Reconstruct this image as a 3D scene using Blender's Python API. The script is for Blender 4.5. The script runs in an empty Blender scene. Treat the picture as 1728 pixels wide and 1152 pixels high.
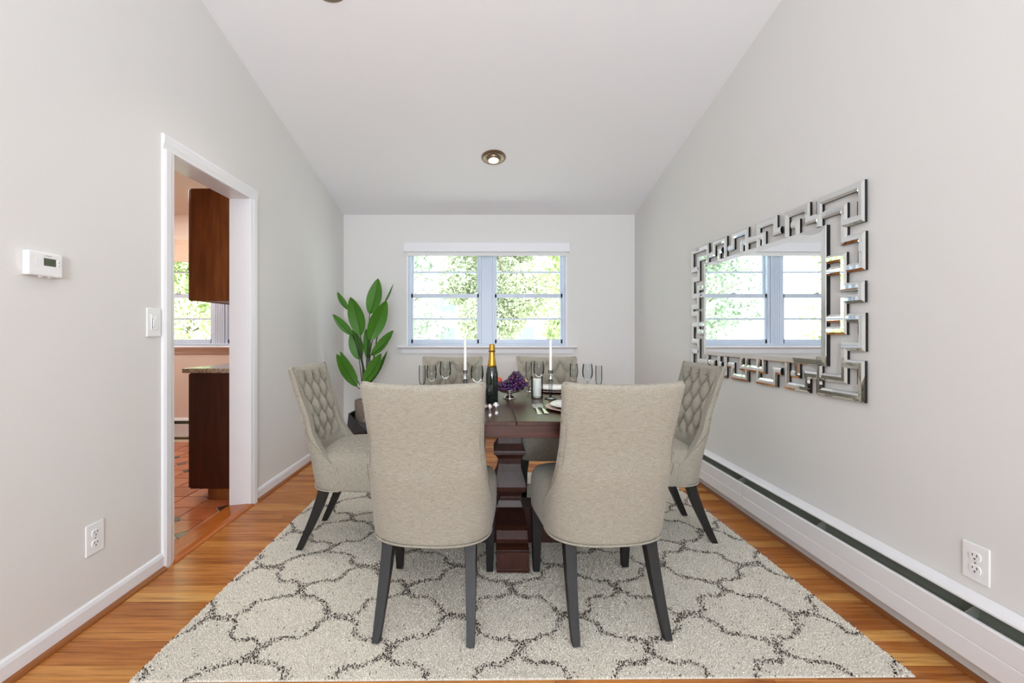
import bpy, bmesh, math, random
import numpy as np
from mathutils import Vector, Matrix
random.seed(7)
rng = np.random.default_rng(7)
PI = math.pi
scene = bpy.context.scene
COL = scene.collection

# ------------------------------------------------------------------ camera
EYE = 1.115            # lens height
F = 720.0              # focal length in pixels of the 1728 px wide frame
cam_d = bpy.data.cameras.new('camera')
cam = bpy.data.objects.new('camera', cam_d); COL.objects.link(cam)
cam_d.sensor_width = 36.0
cam_d.lens = F / 1728 * 36
cam_d.shift_x = (864 - 822) / 1728
cam_d.shift_y = -(576 - 563) / 1728
cam_d.clip_start = 0.02
cam.location = (0, 0, EYE)
cam.rotation_euler = (PI / 2, 0, 0)
scene.camera = cam

# ------------------------------------------------------------------ room measures
XL, XR = -1.54, 1.585      # side walls
YB = 4.582                 # window wall
YR = -4.0                  # living-room wall behind the lens
ZB = 2.392                 # ceiling height at the window wall
SLOPE = 0.2275
XK = -1.665                # kitchen face of the left wall
XKL = -3.95                # kitchen far side wall
RIDGE = -0.2
def zc(y): return ZB + SLOPE * (YB - y) if y >= RIDGE else ZB + SLOPE * (YB - RIDGE) - SLOPE * (RIDGE - y)

# ------------------------------------------------------------------ light and exposure
scene.view_settings.view_transform = 'Standard'
scene.view_settings.look = 'None'
scene.view_settings.exposure = 0.0
scene.view_settings.gamma = 1.0
scene.view_settings.use_curve_mapping = False
world = bpy.data.worlds.new('world'); scene.world = world
world.use_nodes = True
wn = world.node_tree.nodes; wl = world.node_tree.links
bg = wn['Background']
bg.inputs[0].default_value = (0.86, 0.93, 1.0, 1)
bg.inputs[1].default_value = 4.2

def lamp(name, kind, loc, rot, energy, color=(1, 1, 1), **kw):
    d = bpy.data.lights.new(name, kind)
    d.energy = energy; d.color = color
    for k, v in kw.items(): setattr(d, k, v)
    o = bpy.data.objects.new(name, d); COL.objects.link(o)
    o.location = loc; o.rotation_euler = rot
    return o
lamp('sun', 'SUN', (4, -2, 9), (math.radians(2), math.radians(42), 0), 13.0, (1, .96, .9), angle=.02)
# front fill light added behind the lens, set at the unseen picture window
lamp('rear_fill_light', 'AREA', (0.0, YR + .05, 1.55), (PI / 2, 0, 0), 42, (.89, .95, 1), shape='RECTANGLE', size=2.7, size_y=1.8)
# added fill light without a fixture, aimed up and forward to brighten the ceiling
lamp('ceiling_fill_light', 'AREA', (0.0, -2.2, 1.2), (PI - .75, 0, 0), 90, (.84, .92, 1), shape='DISK', size=.6)
lamp('kitchen_fill_light', 'AREA', (-3.15, 3.55, 2.45), (0, 0, 0), 26, (1, .96, .92), shape='DISK', size=.5)  # unseen fill light added to brighten the kitchen
scene.cycles.transparent_max_bounces = 24

# ------------------------------------------------------------------ helpers
def lin(c): return tuple(((v / 255) / 12.92 if v / 255 <= .04045 else ((v / 255 + .055) / 1.055) ** 2.4) for v in c)

def mat(name, rgb, rough=.5, metal=0.0, spec=.5, emit=None, estr=0, coat=0):
    m = bpy.data.materials.new(name); m.use_nodes = True
    b = m.node_tree.nodes['Principled BSDF']
    b.inputs['Base Color'].default_value = (*lin(rgb), 1)
    b.inputs['Roughness'].default_value = rough
    b.inputs['Metallic'].default_value = metal
    b.inputs['Specular IOR Level'].default_value = spec
    b.inputs['Coat Weight'].default_value = coat
    if emit: b.inputs['Emission Color'].default_value = (*lin(emit), 1); b.inputs['Emission Strength'].default_value = estr
    return m
def N(m, t, **kw):
    n = m.node_tree.nodes.new(t)
    for k, v in kw.items(): setattr(n, k, v)
    return n
def L(m, a, b): m.node_tree.links.new(a, b)
def bsdf(m): return m.node_tree.nodes['Principled BSDF']
def add_bump(m, height_socket, strength, dist=.002):
    b = N(m, 'ShaderNodeBump'); b.inputs['Strength'].default_value = strength; b.inputs['Distance'].default_value = dist
    L(m, height_socket, b.inputs['Height']); L(m, b.outputs[0], bsdf(m).inputs['Normal'])
def noise(m, scale, detail=3, vec=None, rough=.5):
    n = N(m, 'ShaderNodeTexNoise'); n.inputs['Scale'].default_value = scale; n.inputs['Detail'].default_value = detail
    n.inputs['Roughness'].default_value = rough
    if vec is not None: L(m, vec, n.inputs['Vector'])
    return n
def ramp(m, fac, stops):
    r = N(m, 'ShaderNodeValToRGB'); L(m, fac, r.inputs[0])
    e = r.color_ramp.elements
    while len(e) < len(stops): e.new(.5)
    for el, (p, c) in zip(e, stops): el.position = p; el.color = (*lin(c), 1)
    return r
def mapping(m, scale=(1, 1, 1), coord='Object', randomise=False):
    t = N(m, 'ShaderNodeTexCoord'); mp = N(m, 'ShaderNodeMapping'); mp.inputs['Scale'].default_value = scale
    L(m, t.outputs[coord], mp.inputs['Vector'])
    if randomise:
        oi = N(m, 'ShaderNodeObjectInfo'); k = N(m, 'ShaderNodeMath', operation='MULTIPLY'); k.inputs[1].default_value = 57.0
        L(m, oi.outputs['Random'], k.inputs[0]); L(m, k.outputs[0], mp.inputs['Location'])
    return mp.outputs[0]
def mixc(m, fac, a, b, mode='MIX'):
    x = N(m, 'ShaderNodeMix', data_type='RGBA', blend_type=mode)
    if isinstance(fac, (int, float)): x.inputs[0].default_value = fac
    else: L(m, fac, x.inputs[0])
    for s, v in ((x.inputs[6], a), (x.inputs[7], b)):
        if isinstance(v, tuple): s.default_value = (*lin(v), 1)
        else: L(m, v, s)
    return x.outputs[2]

def link(name, me, m=None, parent=None, smooth=False):
    o = bpy.data.objects.new(name, me); COL.objects.link(o)
    if m is not None and not me.materials:
        for k in (m if isinstance(m, (list, tuple)) else [m]): me.materials.append(k)
    if smooth: me.polygons.foreach_set('use_smooth', [True] * len(me.polygons))
    if parent is not None: o.parent = parent
    return o
def from_bm(name, bm, m=None, parent=None, smooth=False):
    me = bpy.data.meshes.new(name)
    bmesh.ops.recalc_face_normals(bm, faces=bm.faces)
    bm.to_mesh(me); bm.free()
    return link(name, me, m, parent, smooth)
def tag(o, label=None, cat=None, group=None, kind=None):
    if label: o['label'] = label
    if cat: o['category'] = cat
    if group: o['group'] = group
    if kind: o['kind'] = kind
    return o
def struct(o, label, cat):
    return tag(o, label, cat, None, 'structure')
def empty(name, loc=(0, 0, 0), rz=0, parent=None):
    o = bpy.data.objects.new(name, None); COL.objects.link(o); o.location = loc; o.rotation_euler = (0, 0, rz)
    o.empty_display_size = .05
    if parent: o.parent = parent
    return o
def copy_tree(o, parent=None):
    c = o.copy(); COL.objects.link(c); c.parent = parent
    for ch in list(o.children): copy_tree(ch, c)
    return c
def bbox(bm, x0, x1, y0, y1, z0, z1, bev=0, seg=1):
    r = bmesh.ops.create_cube(bm, size=1)
    vs = r['verts']
    for v in vs:
        v.co = Vector((x0 + (v.co.x + .5) * (x1 - x0), y0 + (v.co.y + .5) * (y1 - y0), z0 + (v.co.z + .5) * (z1 - z0)))
    if bev:
        es = list({e for v in vs for e in v.link_edges})
        bmesh.ops.bevel(bm, geom=es, offset=bev, segments=seg, affect='EDGES', profile=.5)
def box(name, x0, x1, y0, y1, z0, z1, m, parent=None, bev=0, seg=1):
    bm = bmesh.new(); bbox(bm, x0, x1, y0, y1, z0, z1, bev, seg)
    return from_bm(name, bm, m, parent)
def boxes(name, lst, m, parent=None, bev=0):
    bm = bmesh.new()
    for b in lst: bbox(bm, *b, bev)
    return from_bm(name, bm, m, parent)
def prism(bm, pts, axis, a, b):
    """closed 2-D outline pts swept along axis ('X','Y','Z') from a to b"""
    def P(p, t): return {'X': (t, p[0], p[1]), 'Y': (p[0], t, p[1]), 'Z': (p[0], p[1], t)}[axis]
    v0 = [bm.verts.new(P(p, a)) for p in pts]; v1 = [bm.verts.new(P(p, b)) for p in pts]
    n = len(pts)
    bm.faces.new(v0); bm.faces.new(v1[::-1])
    for i in range(n): bm.faces.new((v0[i], v0[(i + 1) % n], v1[(i + 1) % n], v1[i]))
def lathe(name, prof, m, parent=None, seg=32, loc=(0, 0, 0), smooth=True, square=False, rot=0, cap=True):
    """prof: (radius, z) from bottom up; capped where radius > 0 at the ends"""
    bm = bmesh.new(); rings = []
    n = 4 if square else seg
    for r, z in prof:
        if r < 1e-6: rings.append([bm.verts.new((loc[0], loc[1], loc[2] + z))]); continue
        rr = r * (math.sqrt(2) if square else 1)
        rings.append([bm.verts.new((loc[0] + rr * math.cos(2 * PI * (i + (.5 if square else 0)) / n + rot), loc[1] + rr * math.sin(2 * PI * (i + (.5 if square else 0)) / n + rot), loc[2] + z)) for i in range(n)])
    for a, b in zip(rings[:-1], rings[1:]):
        for i in range(n):
            j = (i + 1) % n
            if len(a) == 1 and len(b) == 1: continue
            if len(a) == 1: bm.faces.new((a[0], b[i], b[j]))
            elif len(b) == 1: bm.faces.new((a[i], a[j], b[0]))
            else: bm.faces.new((a[i], a[j], b[j], b[i]))
    if len(rings[0]) > 1: bm.faces.new(rings[0][::-1])
    if len(rings[-1]) > 1 and cap: bm.faces.new(rings[-1])
    return from_bm(name, bm, m, parent, smooth)
def tube(bm, pts, r, n=8, closed=False):
    pts = [Vector(p) for p in pts]; k = len(pts)
    rad = r if isinstance(r, (list, tuple)) else [r] * k
    rings = []
    up = Vector((0, 0, 1))
    for i, p in enumerate(pts):
        if closed: d = pts[(i + 1) % k] - pts[i - 1]
        else: d = pts[min(i + 1, k - 1)] - pts[max(i - 1, 0)]
        d.normalize()
        a = d.cross(up)
        if a.length < 1e-3: a = d.cross(Vector((0, 1, 0)))
        a.normalize(); b = a.cross(d)
        rings.append([bm.verts.new(p + rad[i] * (math.cos(2 * PI * j / n) * a + math.sin(2 * PI * j / n) * b)) for j in range(n)])
    rng_ = range(k if closed else k - 1)
    for i in rng_:
        A, B = rings[i], rings[(i + 1) % k]
        for j in range(n): bm.faces.new((A[j], A[(j + 1) % n], B[(j + 1) % n], B[j]))
    if not closed: bm.faces.new(rings[0][::-1]); bm.faces.new(rings[-1])
def grid_faces(bm, V, wrap_u=False, wrap_v=False):
    nu, nv = len(V), len(V[0])
    for i in range(nu if wrap_u else nu - 1):
        for j in range(nv if wrap_v else nv - 1):
            a, b, c, d = V[i][j], V[(i + 1) % nu][j], V[(i + 1) % nu][(j + 1) % nv], V[i][(j + 1) % nv]
            if len({a, b, c, d}) == 4: bm.faces.new((a, b, c, d))
def lerp_tab(t, tab):
    if t <= tab[0][0]: return tab[0][1]
    for (a, va), (b, vb) in zip(tab[:-1], tab[1:]):
        if t <= b:
            k = (t - a) / (b - a)
            return va + (vb - va) * k
    return tab[-1][1]
def smooth_tab(t, tab):
    if t <= tab[0][0]: return tab[0][1]
    for (a, va), (b, vb) in zip(tab[:-1], tab[1:]):
        if t <= b:
            k = (t - a) / (b - a); k = k * k * (3 - 2 * k) * .5 + k * .5
            return va + (vb - va) * k
    return tab[-1][1]

# ------------------------------------------------------------------ materials
def plaster(name, rgb, rough=.6):
    m = mat(name, rgb, rough, spec=.25)
    n = noise(m, 160, 4, mapping(m)); add_bump(m, n.outputs[0], .12, .001)
    return m
M_WALL = plaster('wall_paint', (229, 227, 224))
M_CEIL = plaster('ceiling_paint', (246, 246, 248))
M_KWALL = plaster('kitchen_warm_bounce', (238, 218, 204))  # peach tint carries warm light bounced off the terracotta floor
M_KCEIL = plaster('kitchen_ceiling_paint', (238, 220, 205))
M_TRIM = mat('white_trim', (238, 238, 241), .3)
M_FRAME = mat('window_frame_daylit', (206, 216, 232), .35)  # bluish cast of daylight put into the frame colour
M_SHADE = mat('shade_cloth', (238, 238, 236), .7)
M_KSHADE = mat('kitchen_shade', (226, 196, 172), .8)
M_HEATER = mat('heater_enamel', (236, 234, 235), .35)
M_SLOT = mat('heater_dark', (122, 124, 114), .5, .2)
M_PLASTIC = mat('white_plastic', (242, 242, 242), .3)
M_DARK = mat('dark_slot', (30, 28, 28), .6)
M_SHOE = mat('shoe_wood', (150, 90, 46), .35)

def wood_floor():
    m = mat('oak_floor', (176, 112, 60), .27, spec=.35)
    oi = N(m, 'ShaderNodeObjectInfo')
    v = mapping(m, (1.6, 26, 8), randomise=True)
    n1 = noise(m, 2.2, 6, v, .6)
    base = ramp(m, oi.outputs['Random'], [(0, (172, 104, 48)), (.3, (190, 121, 58)), (.6, (202, 132, 65)), (.85, (212, 147, 76)), (1, (228, 172, 96))])
    dark = ramp(m, n1.outputs[0], [(.32, (184, 158, 138)), (.55, (255, 255, 255)), (.8, (255, 240, 220))])
    c = mixc(m, .75, base.outputs[0], dark.outputs[0], 'MULTIPLY')
    v2 = mapping(m, (3, 160, 30), randomise=True); n2 = noise(m, 1.6, 3, v2)
    g = ramp(m, n2.outputs[0], [(.35, (205, 190, 178)), (.6, (255, 255, 255))])
    c = mixc(m, .6, c, g.outputs[0], 'MULTIPLY')
    L(m, c, bsdf(m).inputs['Base Color'])
    add_bump(m, n2.outputs[0], .05, .0006)
    return m
M_OAK = wood_floor()
def dark_wood(name, a, b, rough=.25, scale=(2, 30, 30)):
    m = mat(name, a, rough)
    n = noise(m, 2.0, 5, mapping(m, scale, randomise=True), .6)
    r = ramp(m, n.outputs[0], [(.3, a), (.7, b)]); L(m, r.outputs[0], bsdf(m).inputs['Base Color'])
    add_bump(m, n.outputs[0], .08, .0008)
    return m
M_TABLE = dark_wood('table_wood', (42, 21, 14), (80, 42, 28), .3, (30, 2, 30))
M_TABLEV = dark_wood('table_wood_upright', (40, 18, 10), (74, 35, 22), .45, (30, 30, 2))
M_TABLEH = dark_wood('table_wood_apron', (48, 22, 14), (86, 42, 28), .32, (2, 30, 30))
M_LEG = dark_wood('black_leg', (12, 11, 10), (26, 23, 22), .5, (30, 30, 2))
M_CAB = dark_wood('cabinet_wood', (102, 52, 20), (142, 82, 38), .35, (14, 14, 1.5))
M_CABD = dark_wood('base_cabinet_wood', (46, 18, 10), (72, 32, 18), .35, (14, 14, 1.5))
M_THRESH = dark_wood('threshold_wood', (168, 88, 30), (192, 108, 44), .25, (30, 3, 30))

def linen():
    m = mat('linen', (205, 197, 184), .9, spec=.15)
    a = N(m, 'ShaderNodeTexCoord')
    n1 = noise(m, 1.0, 2, mapping(m, (900, 900, 50)), .6)
    n2 = noise(m, 1.0, 2, mapping(m, (50, 50, 900)), .6)
    mx = N(m, 'ShaderNodeMath', operation='ADD'); L(m, n1.outputs[0], mx.inputs[0]); L(m, n2.outputs[0], mx.inputs[1])
    hv = N(m, 'ShaderNodeMath', operation='MULTIPLY'); L(m, mx.outputs[0], hv.inputs[0]); hv.inputs[1].default_value = .5
    r = ramp(m, hv.outputs[0], [(.38, (136, 129, 115)), (.5, (158, 152, 138)), (.62, (175, 169, 155))])
    L(m, r.outputs[0], bsdf(m).inputs['Base Color'])
    bsdf(m).inputs['Sheen Weight'].default_value = .15
    add_bump(m, hv.outputs[0], .25, .001)
    return m
M_LINEN = linen()
M_SEAM = mat('seam_thread', (140, 131, 115), .9)
M_BUTTON = mat('button_fabric', (134, 124, 108), .85)

def mirror_mat():
    m = mat('mirror_silver', (248, 250, 250), .012, 1.0)
    return m
M_MIRROR = mirror_mat()
M_BLACK = mat('black_lacquer', (14, 14, 15), .4)
def glass_mat(name, tint=(255, 255, 255), refl=.10):
    m = bpy.data.materials.new(name); m.use_nodes = True
    nt = m.node_tree; nt.nodes.remove(bsdf(m))
    out = nt.nodes['Material Output']
    t = N(m, 'ShaderNodeBsdfTransparent'); t.inputs[0].default_value = (*lin(tint), 1)
    g = N(m, 'ShaderNodeBsdfGlossy'); g.inputs['Roughness'].default_value = .02; g.inputs[0].default_value = (1, 1, 1, 1)
    fr = N(m, 'ShaderNodeLayerWeight'); fr.inputs[0].default_value = refl
    mx = N(m, 'ShaderNodeMixShader'); L(m, fr.outputs['Fresnel'], mx.inputs[0]); L(m, t.outputs[0], mx.inputs[1]); L(m, g.outputs[0], mx.inputs[2])
    L(m, mx.outputs[0], out.inputs['Surface'])
    return m
M_PANE = glass_mat('window_glass', (252, 254, 255), .04)
M_GLASS = glass_mat('drinking_glass', (243, 246, 246), .22)
M_CRYSTAL = glass_mat('crystal', (232, 236, 239), .3)
M_CHROME = mat('steel', (222, 222, 222), .25, 1.0)
M_SILVER = mat('hammered_silver', (190, 186, 180), .18, 1.0)
M_NICKEL = mat('brushed_nickel', (150, 134, 116), .35, 1.0)
M_CHINA = mat('china', (245, 243, 240), .15, spec=.6)
M_CHARGER = mat('charger', (196, 172, 160), .45)
M_WAX = mat('wax', (244, 242, 234), .45)
M_GOLD = mat('gold_foil', (196, 152, 62), .28, .9)
M_BOTTLE = mat('bottle_glass', (22, 32, 26), .08, 0, .8)

# ================================================================== STRUCTURE
# ---- dining room floor: sub-floor and oak strips
floor = struct(box('floor', XL - .02, XR + .05, YR, YB, -.06, -.012, M_DARK), 'orange oak strip floor of the dining room', 'floor')
row_w, y = .0572, YB - .001
rows = 0
while y > 1.3:
    x = XL - .012
    cut = random.uniform(.3, 1.5)
    while x < XR - .001:
        x1 = min(x + cut, XR + .0)
        if XR - x1 < .15: x1 = XR
        yy0 = y - row_w
        cx, cy = (x + x1) / 2, (yy0 + y) / 2
        hx, hy = (x1 - x) / 2 - .0005, row_w / 2 - .00045
        p = box('plank', -hx, hx, -hy, hy, -.012, .0, M_OAK, floor, .0007)
        p.location = (cx, cy, random.uniform(-.0002, .0))
        x = x1; cut = random.uniform(.7, 1.7)
    y -= row_w; rows += 1
tail = box('plank_field', XL - .012, XR, YR, y, -.012, -.0003, M_OAK, floor); tail['kind'] = 'stuff'

# ---- walls
def wall_with_holes(name, axis, pos0, pos1, a0, a1, z0, ztop, holes, m):
    """box wall, in-plane coordinate a, rectangular holes (a0,a1,z0,z1); ztop(a) may slope"""
    bm = bmesh.new()
    cuts = sorted({a0, a1, *[h[0] for h in holes], *[h[1] for h in holes]})
    for c0, c1 in zip(cuts[:-1], cuts[1:]):
        spans = [(z0, None)]
        for h in holes:
            if h[0] <= c0 + 1e-6 and h[1] >= c1 - 1e-6: spans = [(z0, h[2]), (h[3], None)]
        for s0, s1 in spans:
            zt0 = ztop(c0) if s1 is None else s1; zt1 = ztop(c1) if s1 is None else s1
            if s1 is not None and s1 - s0 < 1e-4: continue
            prism(bm, [(c0, s0), (c1, s0), (c1, zt1), (c0, zt0)], axis, pos0, pos1)
    return from_bm(name, bm, m)
DY0, DY1, DZ = 2.08, 2.776, 2.0          # door opening in the left wall
wl_ = wall_with_holes('wall_left', 'X', XK, XL, RIDGE, YB, -.06, zc, [(DY0, DY1, -.06, DZ)], M_WALL)
struct(wl_, 'white painted wall with the kitchen doorway and thermostat', 'wall')
bm = bmesh.new()
prism(bm, [(YR, -.06), (RIDGE, -.06), (RIDGE, zc(RIDGE)), (YR, zc(YR))], 'X', XK, XL)
struct(from_bm('wall_living_left', bm, M_WALL), 'white living room wall continuing the thermostat wall', 'wall')
bm = bmesh.new()
prism(bm, [(YR, -.06), (YB + .15, -.06), (YB + .15, zc(YB)), (YB, zc(YB)), (RIDGE, zc(RIDGE)), (YR, zc(YR))], 'X', XR, XR + .12)
struct(from_bm('wall_right', bm, M_WALL), 'white painted wall behind the large mirror', 'wall')
WX0, WX1, WZ0, WZ1 = -.872, .866, .985, 2.055
struct(wall_with_holes('wall_back', 'Y', YB, YB + .15, XL, XR, -.06, lambda a: ZB, [(WX0, WX1, WZ0, WZ1)], M_WALL), 'white end wall around the dining room window', 'wall')
KS = -2.90
struct(wall_with_holes('wall_kitchen_back', 'Y', YB, YB + .15, XKL, XL, -.06, lambda a: ZB, [(WX0 + KS, WX1 + KS, WZ0, WZ1)], M_KWALL), 'peach-tinted kitchen wall below its window', 'wall')
struct(wall_with_holes('wall_kitchen_left', 'X', XKL - .1, XKL, .6, YB + .15, -.06, zc, [], M_KWALL), 'peach-tinted side wall of the kitchen', 'wall')
struct(wall_with_holes('wall_kitchen_front', 'Y', .5, .6, XKL - .1, XK, -.06, lambda a: zc(.6), [], M_KWALL), 'peach-tinted near wall of the kitchen', 'wall')
wl_.data.materials.append(M_KWALL)
for p_ in wl_.data.polygons:
    if p_.normal.x < -.9: p_.material_index = 1
struct(wall_with_holes('wall_rear', 'Y', YR - .12, YR, XK, XR + .12, -.06, lambda a: zc(YR), [(-1.4, 1.4, .6, 2.5)], M_WALL), 'white living room wall with the picture window', 'wall')
# ceilings
bm = bmesh.new()
prism(bm, [(YB + .15, zc(YB + .15)), (RIDGE, zc(RIDGE)), (RIDGE, zc(RIDGE) + .12), (YB + .15, zc(YB + .15) + .12)], 'X', XL, XR + .12)
struct(from_bm('ceiling', bm, M_CEIL), 'white sloped ceiling with recessed lights', 'ceiling')
bm = bmesh.new()
prism(bm, [(YR - .12, zc(YR - .12)), (RIDGE, zc(RIDGE)), (RIDGE, zc(RIDGE) + .12), (YR - .12, zc(YR - .12) + .12)], 'X', XK, XR + .12)
struct(from_bm('ceiling_living', bm, M_CEIL), 'white sloped ceiling over the living room', 'ceiling')
bm = bmesh.new()
prism(bm, [(YB + .15, zc(YB + .15)), (.5, zc(.5)), (.5, zc(.5) + .12), (YB + .15, zc(YB + .15) + .12)], 'X', XKL - .1, XL)
struct(from_bm('ceiling_kitchen', bm, M_KCEIL), 'cream sloped kitchen ceiling seen through the doorway', 'ceiling')

# ---- kitchen floor: hexagonal tiles (squares with two clipped corners) and small square insets
kf = struct(box('floor_kitchen', XKL, XK, .6, YB, -.06, -.006, mat('grout', (206, 188, 160), .8)), 'terracotta tiled kitchen floor with dark square insets', 'floor')
def tile_mat(name, stops):
    m = mat(name, stops[0], .22, spec=.5)
    oi = N(m, 'ShaderNodeObjectInfo'); n = noise(m, 14, 4, mapping(m, randomise=True))
    ad = N(m, 'ShaderNodeMath', operation='MULTIPLY_ADD'); L(m, n.outputs[0], ad.inputs[0]); ad.inputs[1].default_value = .5; 
    h = N(m, 'ShaderNodeMath', operation='MULTIPLY'); L(m, oi.outputs['Random'], h.inputs[0]); h.inputs[1].default_value = .5
    L(m, h.outputs[0], ad.inputs[2])
    r = ramp(m, ad.outputs[0], [(.15, stops[0]), (.5, stops[1]), (.85, stops[2])]); L(m, r.outputs[0], bsdf(m).inputs['Base Color'])
    return m
M_TILE = tile_mat('terracotta', [(172, 90, 50), (190, 106, 64), (206, 132, 88)])
M_INSET = tile_mat('inset_tile', [(64, 42, 34), (92, 62, 48), (120, 104, 90)])
TS, TY, TX0, TY0 = .187, .185, -1.69, 2.37
def tile_mesh(flip):
    a, b, g, c = TS, TY, .004, .052
    # corners (0,0) (a,0) (a,b) (0,b); clip the pair that carries insets
    if not flip: pts = [(c, g), (a - g, g), (a - g, b - c), (a - c, b - g), (g, b - g), (g, c)]
    else: pts = [(g, g), (a - c, g), (a - g, c), (a - g, b - g), (c, b - g), (g, b - c)]
    bm = bmesh.new(); prism(bm, pts, 'Z', -.006, 0)
    me = bpy.data.meshes.new('tile'); bmesh.ops.recalc_face_normals(bm, faces=bm.faces); bm.to_mesh(me); bm.free(); me.materials.append(M_TILE); return me
T0, T1 = tile_mesh(False), tile_mesh(True)
bm = bmesh.new(); q = .045
prism(bm, [(0, -q), (q, 0), (0, q), (-q, 0)], 'Z', -.006, .0005)
IN = bpy.data.meshes.new('inset'); bmesh.ops.recalc_face_normals(bm, faces=bm.faces); bm.to_mesh(IN); bm.free(); IN.materials.append(M_INSET)
for i in range(0, 12):
    for j in range(-4, 12):
        x0, y0 = TX0 - TS * (i + 1), TY0 + TY * j
        if x0 < XKL or y0 + TY > YB: continue
        even = (i + 1 + j) % 2 == 0
        t = link('tile', T0 if even else T1, parent=kf); t.location = (x0, y0, 0)
        if (i + j) % 2 == 0 and not (i == 0 and False):
            s = link('inset', IN, parent=kf); s.location = (x0 + TS, y0, 0)
# threshold between oak and tile
bm = bmesh.new()
prism(bm, [(XK - .012, -.006), (XL + .028, -.001), (XL + .026, .006), (XL + .014, .012), (XL - .01, .015), (XK - .012, .002)], 'Y', DY0, DY1)
struct(from_bm('trim_1', bm, M_THRESH), 'orange wood threshold strip in the kitchen doorway', 'threshold')

# ---- door casing and jambs
dc = struct(empty('door_1', (XL, (DY0 + DY1) / 2, 0)), 'white cased opening leading to the kitchen', 'doorway')
def world_child(o, parent):
    o.parent = parent; o.matrix_parent_inverse = Matrix.Translation(-parent.location); return o
CW = .072
def casing_profile(w): return [(0, 0), (w, 0), (w, .012), (w - .012, .018), (.03, .016), (.014, .011), (0, .009)]
for y0, y1, inner in ((DY0 - CW + .008, DY0 + .008, 'hi'), (DY1 - .008, DY1 + CW - .008, 'lo')):
    w = y1 - y0; bm = bmesh.new()
    pr = casing_profile(w)
    pts = [(XL + d, (y1 - a) if inner == 'hi' else (y0 + a)) for a, d in pr]
    prism(bm, pts, 'Z', 0.0, DZ - .008)
    world_child(from_bm('side_casing', bm, M_TRIM), dc)
bm = bmesh.new()
z0 = DZ - .008
prism(bm, [(XL + d, z0 + a) for a, d in casing_profile(CW)], 'Y', DY0 - CW + .008, DY1 + CW - .008)
for v in bm.verts:                                   # swap from (x, y, z) of the prism helper
    v.co = Vector((v.co.x, v.co.y, v.co.z))
world_child(from_bm('head_casing', bm, M_TRIM), dc)
world_child(box('jamb', XK - .006, XL + .002, DY0 - .002, DY0 + .01, .0, DZ, M_TRIM), dc)
world_child(box('jamb', XK - .006, XL + .002, DY1 - .01, DY1 + .002, .0, DZ, M_TRIM), dc)
world_child(box('head_jamb', XK - .006, XL + .002, DY0, DY1, DZ - .01, DZ + .002, M_TRIM), dc)

# ---- baseboards with wooden shoe moulding (left wall, back wall)
def base_run(name, pts_fn, axis, a, b, label):
    bm = bmesh.new(); prism(bm, pts_fn([(0, 0), (.012, 0), (.012, .062), (.008, .074), (.003, .08), (0, .08)]), axis, a, b)
    o = struct(from_bm(name, bm, M_TRIM), label, 'baseboard')
    bm = bmesh.new(); prism(bm, pts_fn([(.012, 0), (.03, 0), (.029, .007), (.024, .014), (.012, .018)]), axis, a, b)
    from_bm('shoe_moulding', bm, M_SHOE, o)
    return o
leftpts = lambda P: [(XL + d, z) for d, z in P]
backpts = lambda P: [(YB - d, z) for d, z in P]
base_run('baseboard_left', leftpts, 'Y', RIDGE, DY0 - CW + .008, 'white baseboard below the thermostat wall outlet')
base_run('baseboard_left_far', leftpts, 'Y', DY1 + CW - .008, YB, 'white baseboard between the doorway and the plant corner')
base_run('baseboard_back', backpts, 'X', XL, XR, 'white baseboard under the dining room window')
bm = bmesh.new(); prism(bm, [(XR, 0), (XR - .016, 0), (XR - .015, .007), (XR - .009, .012), (XR, .013)], 'Y', .2, YB)
struct(from_bm('baseboard_right', bm, M_SHOE), 'wooden quarter round under the long wall heater', 'baseboard')

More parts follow.
